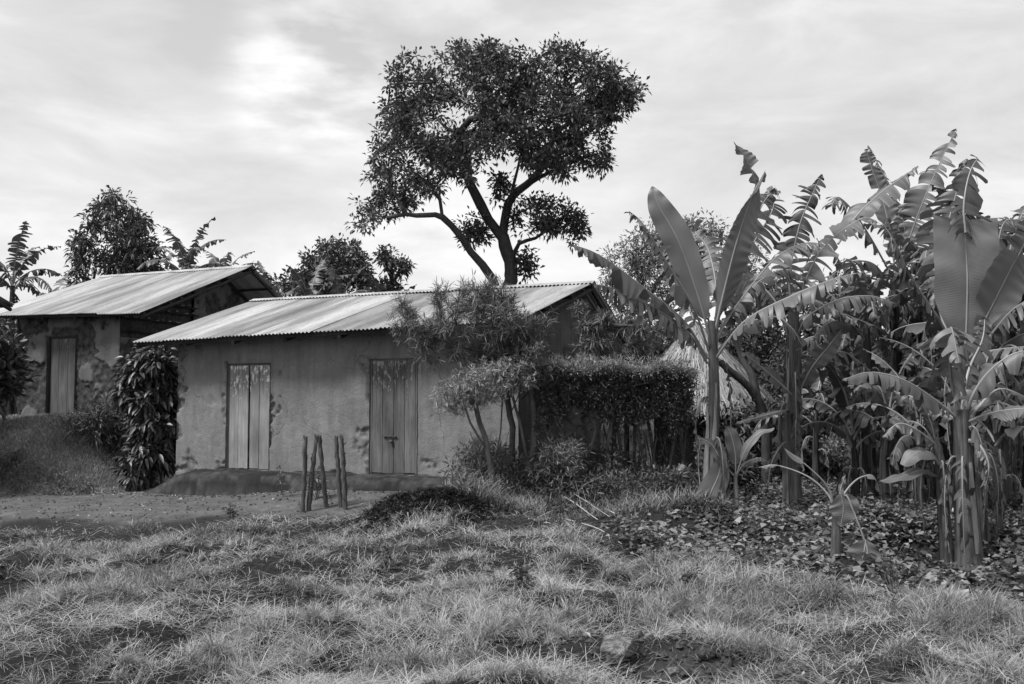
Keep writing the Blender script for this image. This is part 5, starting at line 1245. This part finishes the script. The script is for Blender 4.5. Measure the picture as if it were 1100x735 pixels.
mb = MB(); q = catmull([P(899, 548, YF), P(908, 532, YF - .05), P(917, 550, YF - .1), P(930, 585, YF - .15), P(933, 600, YF - .15)], 24); mb.tube(q, .009, 6, 0, .7)
mb.build('broken_stalk', M['pstem_pale'], F_)
banana_leaf(F_, [P(930, 580, YF - .15), P(927, 598, YF - .16), P(920, 618, YF - .17)], .34, 0, .0, (.15, -1, 0), 99, 'banana_pale', .0, .7, ribr=.006)

# ------------------------------------------------------------------ grass, field and undergrowth
def blades(mb, c, az, L, W, lean, bend, r, m=0):
    k = len(c); d = np.stack([np.cos(az), np.sin(az), np.zeros(k)], -1); s = np.stack([-np.sin(az), np.cos(az), np.zeros(k)], -1)
    tw = np.random.default_rng(k).uniform(-1.2, 1.2, k)[:, None]; s = nrm(s * np.cos(tw) + d * np.sin(tw))
    rows = []; p = c.copy(); el = lean.copy()
    for f, wd in ((0, .7), (.36, 1), (.70, .75), (1, 0)):
        if f > 0:
            seg = (.36, .34, .30)[len(rows) // 2 - 1]; p = p + (d * np.sin(el)[:, None] + np.array([0, 0, 1.]) * np.cos(el)[:, None]) * (L * seg)[:, None]; el = el + bend
        rows += [p - s * (W * wd / 2)[:, None], p + s * (W * wd / 2)[:, None]] if wd else [p]
    v = np.stack(rows, 1); i = np.arange(k)[:, None] * 7
    mb.add(v.reshape(-1, 3), np.concatenate([i + np.array([0, 1, 3, 2]), i + np.array([2, 3, 5, 4])]), i + np.array([4, 5, 6]), m, np.repeat(r, 7))

rq = np.random.default_rng(77)
def soil_patch(x, y):
    """bare places in the grass"""
    a = np.exp(-(((x + 4.4) / 1.0) ** 2 + ((y - 8.3) / 1.1) ** 2)) * 1.1
    b = np.exp(-(((x - 1.15) / 1.0) ** 2 + ((y - 5.6) / .6) ** 2)) * 1.5
    c = np.exp(-(((x - .55) / .5) ** 2 + ((y - 6.2) / .35) ** 2)) * .7
    n_ = fbm(x * 2.3, y * 2.3, 90, 4)
    return ease(a + b + c + (n_ - .5) * 2.0, .40, .75)
def grass_d(x, y):
    n_ = fbm(x * 1.1, y * 1.1, 81, 4); px = 550 + F * x / np.maximum(y, .1)
    yend = 13.1 + .8 * (n_ - .5) * 2
    d = 1 - ease(y, yend - 1.2, yend + .2)
    bs_ = berm_side(x, y); d = d * (1 - ease(bs_ + (n_ - .5) * .5, .25, .75) * ease(x - .02 * y, 0, .6))
    heap = np.exp(-(((x + .85) / .95) ** 2 + ((y - 12.4) / .55) ** 2)); d = d * (1 - ease(heap, .3, .6))
    cl = fbm(x * 3.0, y * 3.0, 83, 3)
    d = d * (.06 + .94 * ease(cl, .42, .58)) * (1 - .96 * soil_patch(x, y))
    return d
mbg = MB()
n = 2000000
yy = 4.7 + (14.2 - 4.7) * rq.random(n) ** 1.15; xx = (rq.random(n) * 2 - 1) * (yy * .56 + .35)
# gather blades into tussocks
cell = .17; jx = np.floor(xx / cell); jy = np.floor(yy / cell); hx = _h(jx, jy, 3); hy = _h(jx, jy, 4)
tx = (jx + hx) * cell; ty = (jy + hy) * cell; pull = .68 * (_h(jx, jy, 9) > .35)
xx = xx + (tx - xx) * pull; yy = yy + (ty - yy) * pull
prob = grass_d(xx, yy) * np.clip((6.6 / yy) ** 1.0, 0, 1) * .52
k = rq.random(n) < prob; xx = xx[k]; yy = yy[k]; n = len(xx)
hgt = .04 + .13 * ease(fbm(xx * 1.3, yy * 1.3, 85, 3), .3, .68) + .05 * np.exp(-(line_d(xx, yy, *BERM) / .7) ** 2)
hgt = hgt * (1 - .45 * ease(yy, 10.5, 13)) * (1 - .5 * soil_patch(xx, yy))
L = hgt * rq.uniform(.45, 1.35, n)
jx = np.floor(xx / cell); jy = np.floor(yy / cell); az = np.where(rq.random(n) < .55, _h(jx, jy, 21) * 6.28 + rq.normal(0, .9, n), rq.random(n) * 6.28)
tone = np.clip(-.15 + 1.25 * fbm(xx * 1.7, yy * 1.7, 88, 3) + rq.normal(0, .22, n), 0, 1)
W_ = rq.uniform(.0028, .0066, n) * np.clip(yy / 7.5, .8, 1.8)
dry = rq.random(n) < .16
for msk, mi in ((~dry, 0), (dry, 1)):
    blades(mbg, np.stack([xx, yy, H(xx, yy) - .01], -1)[msk], az[msk], L[msk] * (1.15 if mi else 1), W_[msk] * (.8 if mi else 1), rq.uniform(.1, 1.3, msk.sum()), rq.uniform(.12, .85, msk.sum()), tone[msk], mi)
print('grass blades', n)
# matted dead grass lying on the ground
n = 110000; yy = 4.7 + 8.6 * rq.random(n) ** 1.1; xx = (rq.random(n) * 2 - 1) * (yy * .56 + .3); k = rq.random(n) < (.25 + .75 * ease(fbm(xx * .9, yy * .9, 91, 4), .48, .6)) * (grass_d(xx, yy) > .03) * np.clip(7 / yy, 0, 1)
xx = xx[k]; yy = yy[k]; n = len(xx)
blades(mbg, np.stack([xx, yy, H(xx, yy) + rq.uniform(.0, .05, n)], -1), rq.random(n) * 6.28, rq.uniform(.08, .28, n), rq.uniform(.0025, .005, n) * np.clip(yy / 7.5, .8, 1.8), rq.uniform(1.1, 1.55, n), rq.uniform(0, .25, n), rq.random(n), 1)
n = 3500; xx = rq.normal(1.25, .95, n); yy = rq.normal(5.75, .55, n); az_ = rq.random(n) * 6.28
blades(mbg, np.stack([xx, yy, H(xx, yy) + rq.uniform(-.005, .02, n)], -1), az_, rq.uniform(.03, .12, n), rq.uniform(.002, .004, n), rq.uniform(.7, 1.6, n), rq.uniform(0, .3, n), rq.random(n) * .6, 1)
mbg.build('grass', [M['grass'], M['dry_grass']], kind='stuff', label='rough tussocky grass covering the foreground bank', cat='grass')

# taller blades along the path edge, on the bank and round the stems
def patch(name, label, pts_fn, n, hr, seed, wr=(.006, .011), dry=.15, lean=(.05, .6), tone=(.2, .8)):
    rg = np.random.default_rng(seed); x, y = pts_fn(rg, n); n = len(x); mb = MB(); z = H(x, y) - .01
    L = rg.uniform(*hr, n) * (.6 + .8 * fbm(x * 1.6, y * 1.6, seed, 3)); dm = rg.random(n) < dry
    for msk, mi in ((~dm, 0), (dm, 1)):
        if msk.sum(): blades(mb, np.stack([x, y, z], -1)[msk], rg.random(msk.sum()) * 6.28, L[msk], rg.uniform(*wr, msk.sum()), rg.uniform(*lean, msk.sum()), rg.uniform(.15, .7, msk.sum()), rg.uniform(*tone, msk.sum()), mi)
    return mb.build(name, [M['grass'], M['dry_grass']], kind='stuff', label=label, cat='grass')
def bank_pts(rg, n):
    s = rg.uniform(-16, -7.4, n); t = rg.uniform(-.6, 2.4, n); x = E1[0] + SD[0] * s + TD[0] * t; y = E1[1] + SD[1] * s + TD[1] * t
    d = ease(-s + (fbm(x, y, 7) - .5) * 2, 7.9, 8.9) * (.25 + .75 * ease(t + (fbm(x * 2, y * 2, 9) - .5) * .8, -.4, .2)); k = rg.random(n) < d
    # keep the doorstep of the bank hut clear
    return x[k], y[k]
patch('bank_grass', 'long grass hanging over the bank in front of the left hut', bank_pts, 90000, (.04, .13), 501, tone=(.15, .95), dry=.2)
rg = np.random.default_rng(520); n = 1500; s = rg.uniform(-16, -8.2, n); t = rg.uniform(-.75, -.1, n); x = E1[0] + SD[0] * s + TD[0] * t; y = E1[1] + SD[1] * s + TD[1] * t
k = rg.random(n) < (.2 + .8 * ease(fbm(x * 2, y * 2, 3), .4, .6)); x = x[k]; y = y[k]; mb = MB()
rosettes(mb, np.stack([x, y - rg.uniform(0, .12, len(x)), H(x, y) + rg.uniform(.0, .16, len(x))], -1), rg, 10, .10, .016, .10, 0, 5, .5, .1); mb.build('bank_weeds', M['hedge'], kind='stuff', label='dark weeds trailing down the face of the bank', cat='weeds')
# undergrowth below the hedge and the clipped trees
def ug_pts(rg, n):
    px = rg.uniform(478, 780, n); y = rg.uniform(12.3, 15.0, n); x = (px - 550) / F * y
    d = (.25 + .75 * ease(fbm(x * 1.5, y * 1.5, 15, 3), .35, .6)) * ease(px + (y - 12.5) * 12, 485, 520); k = rg.random(n) < d; return x[k], y[k]
patch('undergrowth_grass', 'wild grass and stalks below the hedge', ug_pts, 26000, (.12, .42), 502, (.006, .010), .30, tone=(.0, .8))
rg = np.random.default_rng(503); x, y = ug_pts(rg, 1350); hh = .08 + (.5 + .12 * ease(y, 13.6, 14.4)) * ease(fbm(x * 1.4, y * 1.4, 19, 3), .35, .65) * (1 - .6 * ease(14.0 - y, .3, 1.4)); z = H(x, y)
mb = MB(); C = np.stack([x, y, z + hh * rg.uniform(.15, 1, len(x))], -1)
rosettes(mb, C, rg, 15, .10, .020, .13, 0, 5, .3, .4); rosettes(mb, C[::4] + [0, 0, .02], rg, 7, .09, .045, .10, 0, 4, .2, .4)
mb.build('undergrowth', M['hedge'], kind='stuff', label='tangle of low weeds under the hedge', cat='undergrowth')

# broad leaved ground crop in the field
rg = np.random.default_rng(504); n = 110000
y = 7.0 + 12.5 * rg.random(n) ** .9; px = rg.uniform(640, 1400, n); x = (px - 550) / F * y
f_ = ease(berm_side(x, y) + (fbm(x * 1.5, y * 1.5, 4) - .5) * .6, .15, .8) * ease(px + (fbm(x, y, 14) - .5) * 80, 660, 720)
f_ = f_ * (.2 + .8 * ease(fbm(x * 1.6, y * 1.6, 23, 4), .40, .58)); k = rg.random(n) < f_ * np.clip(y / 11, .45, 1) * .9
x = x[k]; y = y[k]; n = len(x); print('field leaves', n)
cluster = fbm(x * 2.1, y * 2.1, 27, 3); z = H(x, y) + .02 + rg.random(n) ** 1.4 * .16 * ease(cluster, .3, .6)
a = rg.random(n) * 6.28; d = np.stack([np.cos(a), np.sin(a), rg.normal(0, .28, n)], -1); nv = rg.normal(size=(n, 3)) * .32 + np.array([0, 0, 1.])
Lf_ = rg.uniform(.035, .105, n); mb = MB()
leaves(mb, np.stack([x, y, z], -1), d, nv, Lf_, Lf_ * rg.uniform(.6, 1.0, n), 0, np.clip(rg.random(n) ** 2.2 + .25 * (fbm(x * 2, y * 2, 29, 3) - .5), 0, 1), .16, .15, 4)
k = rg.random(n) < .25; mb2c = np.stack([x, y, z], -1)[k]; m_ = k.sum()
blades(mb, np.stack([x[k], y[k], H(x[k], y[k])], -1), rg.random(m_) * 6.28, rg.uniform(.05, .2, m_), np.full(m_, .006), rg.uniform(.3, 1.2, m_), rg.uniform(0, .5, m_), rg.random(m_) * .5, 0)
mb.build('ground_crop', M['field_leaf'], kind='stuff', label='low broad leaved crop covering the field between the banana plants', cat='ground cover')
# dead leaves and straw scattered in the yard, the field and at the foot of the plinth
rg = np.random.default_rng(505); pts = []
for _ in range(420):
    s = rg.uniform(-11, .6); t = .5 - .48 - abs(rg.normal(0, .28)) - .12; pts.append(ST(s, t))
for _ in range(260): px = rg.uniform(-10, 460); yv = rg.uniform(13.6, 17.5); pts.append([(px - 550) / F * yv, yv])
for _ in range(700): px = rg.uniform(560, 1120); yv = rg.uniform(9.0, 15); pts.append([(px - 550) / F * yv, yv])
for _ in range(200): px = rg.uniform(-10, 150); yv = rg.uniform(17.2, 18.4); pts.append([(px - 550) / F * yv, yv])
for _ in range(70): yv = rg.uniform(5, 6.6); pts.append([rg.uniform(.1, 2.4), yv])
pts = np.array(pts); n = len(pts); a = rg.random(n) * 6.28
mb = MB(); leaves(mb, np.stack([pts[:, 0], pts[:, 1], H(pts[:, 0], pts[:, 1]) + .008], -1), np.stack([np.cos(a), np.sin(a), rg.normal(.1, .2, n)], -1), rg.normal(size=(n, 3)) * .4 + [0, 0, 1.], rg.uniform(.03, .09, n), rg.uniform(.015, .045, n), 0, rg.random(n) ** 1.8, .3, .1, 4)
mb.build('leaf_litter', M['litter'], kind='stuff', label='dead leaves and straw scattered over bare earth', cat='litter')
# matted trash on the dark heap
rg = np.random.default_rng(506); n = 9000; x = rg.normal(-.8, .62, n); y = rg.normal(12.4, .33, n); mb = MB()
blades(mb, np.stack([x, y, H(x, y) + rg.uniform(0, .03, n)], -1), rg.random(n) * 6.28, rg.uniform(.05, .2, n), rg.uniform(.005, .012, n), rg.uniform(1.0, 1.6, n), rg.uniform(0, .3, n), rg.random(n) ** 2 * .6, 0)
n = 3000; x = rg.normal(-.9, .5, n); y = rg.normal(12.4, .3, n); a = rg.random(n) * 6.28
leaves(mb, np.stack([x, y, H(x, y) + .01], -1), np.stack([np.cos(a), np.sin(a), rg.normal(.3, .3, n)], -1), rg.normal(size=(n, 3)), rg.uniform(.02, .06, n), rg.uniform(.02, .05, n), 0, rg.random(n) * .3, .3, 0, 4)
mb.build('soil_heap_trash', leafmat('dark_matted_trash', .015, .10, .9, 0, 5, .1), kind='stuff', label='dark matted plant rubbish on the soil heap by the yard', cat='rubbish')
# clods and crumbs of earth
rg = np.random.default_rng(507); pts = []
for _ in range(3200): pts.append([rg.normal(1.15, .8), rg.normal(5.75, .5), .004 + .032 * rg.random() ** 4])
for _ in range(330): pts.append([rg.normal(-4.3, .9), rg.normal(8.3, .9), rg.uniform(.01, .035)])
for _ in range(900): yv = rg.uniform(13.4, 17.6); pts.append([rg.uniform(-.52, -.08) * yv, yv, .005 + .02 * rg.random() ** 3])
for _ in range(2600): yv = rg.uniform(8.0, 15); pts.append([rg.uniform(.06, .52) * yv, yv, .008 + .03 * rg.random() ** 2])
for _ in range(1300): yv = rg.uniform(4.9, 11); pts.append([rg.uniform(-.52, .5) * yv, yv, .006 + .016 * rg.random() ** 2])
for _ in range(260): pts.append([rg.normal(-.8, .6), rg.normal(12.2, .35), rg.uniform(.015, .04)])
ico_v = nrm(np.array([(1, 0, 0), (-1, 0, 0), (0, 1, 0), (0, -1, 0), (0, 0, 1), (0, 0, -1)], float)); ico_f = [(0, 2, 4), (2, 1, 4), (1, 3, 4), (3, 0, 4), (2, 0, 5), (1, 2, 5), (3, 1, 5), (0, 3, 5)]
mb = MB()
for x, y, r in pts:
    v = ico_v * r * rg.uniform(.6, 1.2, (6, 3)) + np.array([x, y, hz(x, y) + r * .3]); mb.add(v, None, ico_f, 0, rg.random())
mb.build('earth_clods', M['rock_dark'], smooth=False, kind='stuff', label='small clods and crumbs of dark earth', cat='earth')

# ------------------------------------------------------------------ bushes
bush('bush', 'scraggly low bush under the small clipped tree', *G(515, 530)[:2], 1.0, .75, 'oleander', 601, 190, 15, .13, .014, .16, 5)
bush('bush', 'fuzzy pale bush between the forked tree and the hedge stems', P(602, 432, 13.7)[0], 13.7, .85, 1.05, 'pale_leaf', 602, 210, 14, .08, .013, .13, 5)
bush('bush', 'low dark bush at the foot of the hedge', P(660, 432, 13.6)[0], 13.6, 1.3, .55, 'hedge', 603, 200, 14, .09, .02, .14, 4)
bush('bush', 'dark weedy bush below the right end of the hedge', P(705, 432, 13.9)[0], 13.9, .8, .6, 'hedge', 604, 130, 14, .10, .03, .14, 4)
bush('bush', 'leafy bush growing at the left edge beside the bank hut', P(2, 432, 19.8)[0], 19.8, 1.0, 1.5, 'climber', 605, 160, 12, .2, .08, .2, 5, z=1.2)
bush('bush', 'low dark thicket behind the left end of the bank hut', P(38, 432, 25.5)[0], 25.5, 4.0, 3.3, 'hedge', 615, 620, 16, .2, .06, .3, 4, z=1.0)
bush('bush', 'dark bush on the bank at the corner of the left hut', P(112, 432, 19.4)[0], 19.4, 1.0, .9, 'hedge', 606, 150, 14, .14, .03, .2, 5)
bush('bush', 'pale topped bush behind the field between two banana plants', P(898, 432, 19.0)[0], 19.0, 2.0, .85, 'pale_leaf', 607, 420, 14, .10, .05, .14, 4, z=-.05)
bush('bush', 'tall grey bush behind the dark stemmed banana plant', P(905, 432, 21.5)[0], 21.5, 3.2, 2.6, 'mid_leaf', 608, 620, 16, .14, .05, .22, 4)
bush('bush', 'dense dark bush between the thatched store and the grove', P(822, 432, 18.6)[0], 18.6, 1.9, 1.7, 'hedge', 609, 460, 16, .14, .05, .22, 4)
bush('bush', 'broad bush closing the grove on its right', P(1050, 432, 22)[0], 22, 4.5, 2.8, 'mid_leaf', 610, 620, 16, .15, .05, .25, 4)
bush('bush', 'bush in the shade behind the two tall banana plants', P(975, 432, 20.0)[0], 20.0, 2.4, 1.8, 'hedge', 611, 400, 16, .14, .05, .22, 4)
bush('bush', 'low bush right of the thatched store', P(800, 432, 16.5)[0], 16.5, 1.1, .8, 'mid_leaf', 612, 170, 12, .14, .05, .16, 4)
bush('bush', 'bush at the right edge beneath the banana leaves', P(1110, 432, 19.0)[0], 19.0, 2.4, 1.6, 'hedge', 613, 360, 16, .15, .05, .22, 4)
bush('bush', 'low spreading bush behind the nearest banana clump', P(1060, 432, 15.5)[0], 15.5, 1.4, .6, 'mid_leaf', 614, 150, 12, .14, .06, .16, 4)
# dark leaning dead trunk behind the tallest banana plant
q = P(822, 432, 17.2); lz = hz(q[0], 17.2)
dt = thing('dead_tree', 'dark forked leaning dead trunk behind the thatched store', 'tree', (q[0], 17.2, lz)); mb = MB(); rg = np.random.default_rng(5)
mb.tube(catmull([[q[0], 17.2, lz - .1], P(822, 455, 17.2), P(808, 420, 17.1), P(780, 395, 17.0), P(768, 385, 17)], 16), np.linspace(.10, .045, 16), 9, 0, .5, True, .08, rg)
mb.build('trunk', M['bark'], dt); mb = MB(); mb.tube(catmull([P(813, 430, 17.15), P(808, 405, 17.2), P(797, 385, 17.3), P(790, 365, 17.3)], 12), np.linspace(.09, .03, 12), 8, 0, .5, True, .08, rg); mb.build('limb', M['bark'], dt)
# far woods closing the horizon
rg = np.random.default_rng(700); n = 15000; a = rg.uniform(-1.15, 1.15, n); rr = rg.uniform(44, 60, n); x = rr * np.sin(a); y = rr * np.cos(a); tp = 2.2 + 2.6 * fbm(a * 9, a * 0, 5, 4) * 1.4
z = H(x, y) + tp * rg.random(n) ** .8; mb = MB(); rosettes(mb, np.stack([x, y, z], -1), rg, 8, .42, .22, .5, 0, 4, .2, .2); mb.build('woods', M['mid_leaf'], kind='stuff', label='far belt of bush behind the village', cat='woods')

# ------------------------------------------------------------------ small things in the yard
post_spec = [((328, 470), (325, 539), 14.15, 'leftmost upright stick stump in the yard'), ((340.5, 469), (332, 538), 14.2, 'stick stump leaning left, its top touching the one beside it'),
             ((343, 469), (351.5, 535), 14.35, 'stick stump leaning right in the middle of the row'), ((361, 470), (366.5, 536), 14.3, 'thin stick stump left in the right hand pair'), ((366.5, 470), (371, 539), 14.15, 'rightmost stick stump in the yard')]
for i, (a, b, Y, lb) in enumerate(post_spec):
    rg = np.random.default_rng(800 + i); g0_ = P(b[0], b[1], Y); g0_[2] = hz(g0_[0], Y); t_ = P(a[0], a[1], Y)
    r_ = thing('stick_stump', lb, 'post', g0_, 'stick stumps in the yard'); mb = MB(); m_ = catmull([g0_ - (t_ - g0_) * .1, (g0_ + t_) / 2 + rg.normal(0, .012, 3), t_], 16)
    rad = np.linspace(.036, .028, 16) * (1 + .07 * rg.normal(size=16)); m_ = m_ + rg.normal(0, .004, m_.shape); mb.tube(m_, rad, 9, 0, .5, True, .22, rg)
    mb.build('pole', M['post'], r_)
    for k in range(3):     # little snags left by cut twigs
        j = rg.integers(3, 14); d = nrm(rg.normal(size=3) * [1, 1, .3] + [0, 0, .5]); mb = MB(); mb.tube([m_[j], m_[j] + d * rg.uniform(.04, .09)], [.012, .007], 6); mb.build('snag', M['post'], r_)
    mb = MB()
    for k in range(16):     # frayed top
        an = rg.random() * 6.28; c = t_ + np.array([cos(an), sin(an), 0]) * .026; mb.tube([c - [0, 0, .02], c + rg.normal(0, .006, 3) + [0, 0, rg.uniform(.01, .04)]], [.006, .002], 4, 0, .5, False)
    mb.build('frayed_top', M['bark_pale'], r_)
def sprig(label, x, y, h, seed, n=5, leafm='pale_leaf', L=.06, name='weed', cat='weed', group=None):
    rg = np.random.default_rng(seed); z0 = hz(x, y); r_ = thing(name, label, cat, (x, y, z0), group); mb = MB(); tips = []
    for k in range(n):
        t_ = np.array([x, y, z0]) + np.array([rg.normal(0, .16), rg.normal(0, .16), 1 * rg.uniform(.6, 1)]) * h * [1, 1, 1]
        ln = catmull([[x, y, z0 - .02], (np.array([x, y, z0]) + t_) / 2 + rg.normal(0, .03, 3), t_], 8); mb.tube(ln, np.linspace(.006, .002, 8), 5); tips += [ln[-1], ln[5], ln[4]]
    mb.build('stalk', M['bark_pale'], r_); mb = MB(); rosettes(mb, np.array(tips), rg, 5, L, L * .4, .05, 0, 4, .2, .3); mb.build('foliage', M[leafm], r_)
q = G(304, 534); sprig('thin weed standing alone left of the stick stumps', q[0], q[1], .48, 1, 4)
q = G(341, 536); sprig('pale leafy weed growing between the stick stumps', q[0], q[1], .42, 2, 7, L=.09)
q = G(68, 527); sprig('pale weed at the foot of the grassy bank', q[0], q[1], .35, 3, 6)
q = G(140, 524); sprig('straggling weed below the glossy shrub', q[0], q[1], .40, 4, 8, 'climber', .10)
for i, (px, py, lb) in enumerate([(250, 560, 'leafy weed in the grass near the path'), (560, 640, 'broad weed in the grass at the middle of the bank'), (410, 610, 'small pale weed in the middle grass'), (960, 640, 'weed on the edge of the field near the small banana shoot'), (740, 640, 'leafy weed among the tussocks left of the small banana shoot')]):
    q = G(px, py); sprig(lb, q[0], q[1], .2, 20 + i, 6, 'mid_leaf', .06)
# arching dry stalks
q = G(632, 532); ds = thing('dry_stalks', 'fan of dry arching stalks in front of the hedge', 'dry stalks', q)
for i, (mx_, my_, ex_, ey_) in enumerate([(640, 505, 652, 490), (645, 505, 673, 487), (648, 512, 669, 505), (650, 515, 682, 530), (638, 510, 645, 493), (628, 512, 618, 498), (655, 500, 690, 508)]):
    mb = MB(); dy = (i - 3) * .08; mb.tube(catmull([q, P(mx_, my_, q[1] + dy), P(ex_, ey_, q[1] + dy * 1.6)], 14), np.linspace(.008, .003, 14), 5); mb.build('stalk', M['twig'], ds)
for i, (a, b, c_, r, lb) in enumerate([((556, 528), (600, 545), (642, 563), .011, 'long pale cut branch lying across the weeds'), ((556, 539), (585, 550), (612, 560), .010, 'shorter pale cut branch beside the long one'), ((712, 519), (717, 517), (723, 514), .02, 'short white stick in front of the hedge'),
                                 ((520, 535), (555, 530), (590, 548), .008, 'thin bent twig on the edge of the dark heap'), ((600, 560), (640, 572), (668, 590), .008, 'crooked twig where the weeds meet the grass'), ((640, 548), (650, 551), (660, 556), .016, 'stubby pale stick in the weeds'), ((575, 512), (610, 540), (655, 560), .007, 'slender dry branch arching over the weeds')]):
    q = [G(*a), G(*b), G(*c_)]; q = [v + [0, 0, .05 + (.12 if k == 1 else 0) * (i in (0, 3, 6))] for k, v in enumerate(q)]
    r_ = thing('cut_branch', lb, 'branch', q[0], 'cut branches'); mb = MB(); ln = catmull(q, 16); mb.tube(ln, np.linspace(r, r * .5, 16), 6); mb.build('stick', M['twig'], r_)
    if i in (0, 1, 3, 6):
        rg = np.random.default_rng(i)
        for k in range(3): j = rg.integers(4, 14); mb = MB(); mb.tube([ln[j], ln[j] + rg.normal(0, .08, 3) + [0, 0, .08], ln[j] + rg.normal(0, .12, 3) + [0, 0, .16]], [r * .4, r * .3, .002], 5); mb.build('side_twig', M['twig'], r_)
# stones
def rock(px, py, rpx, rz, label, seed, mat='rock', sq=(1, 1)):
    q = G(px, py); r = rpx * q[1] / F; rg = np.random.default_rng(seed); mb = MB(); nu, nv_ = 90, 50
    A_, B_2 = np.meshgrid(np.linspace(0, 2 * pi, nu), np.linspace(-pi / 2, pi / 2, nv_), indexing='ij')
    d = np.stack([np.cos(A_) * np.cos(B_2), np.sin(A_) * np.cos(B_2), np.sin(B_2)], -1)
    pl = nrm(rg.normal(size=(9, 3))); of = rg.uniform(.72, .95, 9); rad = np.ones(d.shape[:2]) * 1.0
    for a, o in zip(pl, of): dt_ = (d * a).sum(-1); rad = np.minimum(rad, np.where(dt_ > .05, o / np.maximum(dt_, .05), 9))
    rad = rad * (1 + .22 * (fbm(d[..., 0] * 3 + seed, d[..., 2] * 3 + d[..., 1] * 2.5, seed, 5) - .5) * 2 + .05 * (fbm(d[..., 0] * 14 + seed, d[..., 2] * 14 + d[..., 1] * 9, seed, 4) - .5))
    p = q + d * rad[..., None] * r * np.array([1, .85, rz]) + np.array([0, 0, r * rz * .5]); mb.grid(p, 0, .5)
    mb.build('rock', M[mat], None, True, label, 'rock', 'rocks in the foreground', org=q)
for i, a in enumerate([(665, 702, 19, .7, 'largest pale rock in the foreground grass'), (730, 668, 13, .9, 'dark rounded rock above the bare patch', 'rock_dark'), (759, 706, 10, .7, 'half buried grey rock right of the largest pale one', 'rock_dark'), (723, 724, 7, .8, 'small round stone at the bottom of the bare patch'),
                       (815, 676, 9, .7, 'small dark stone right of the rounded rock', 'rock_dark'), (846, 708, 12, .5, 'flat dark stone at the right of the bare patch', 'rock_dark'), (690, 672, 7, .7, 'tiny pale stone above the largest rock'), (800, 700, 6, .8, 'tiny stone in the middle of the bare patch'), (560, 655, 8, .6, 'dark stone sunk in grass left of the rocks', 'rock_dark')]):
    rock(a[0], a[1], a[2], a[3], a[4], 900 + i, a[5] if len(a) > 5 else 'rock')
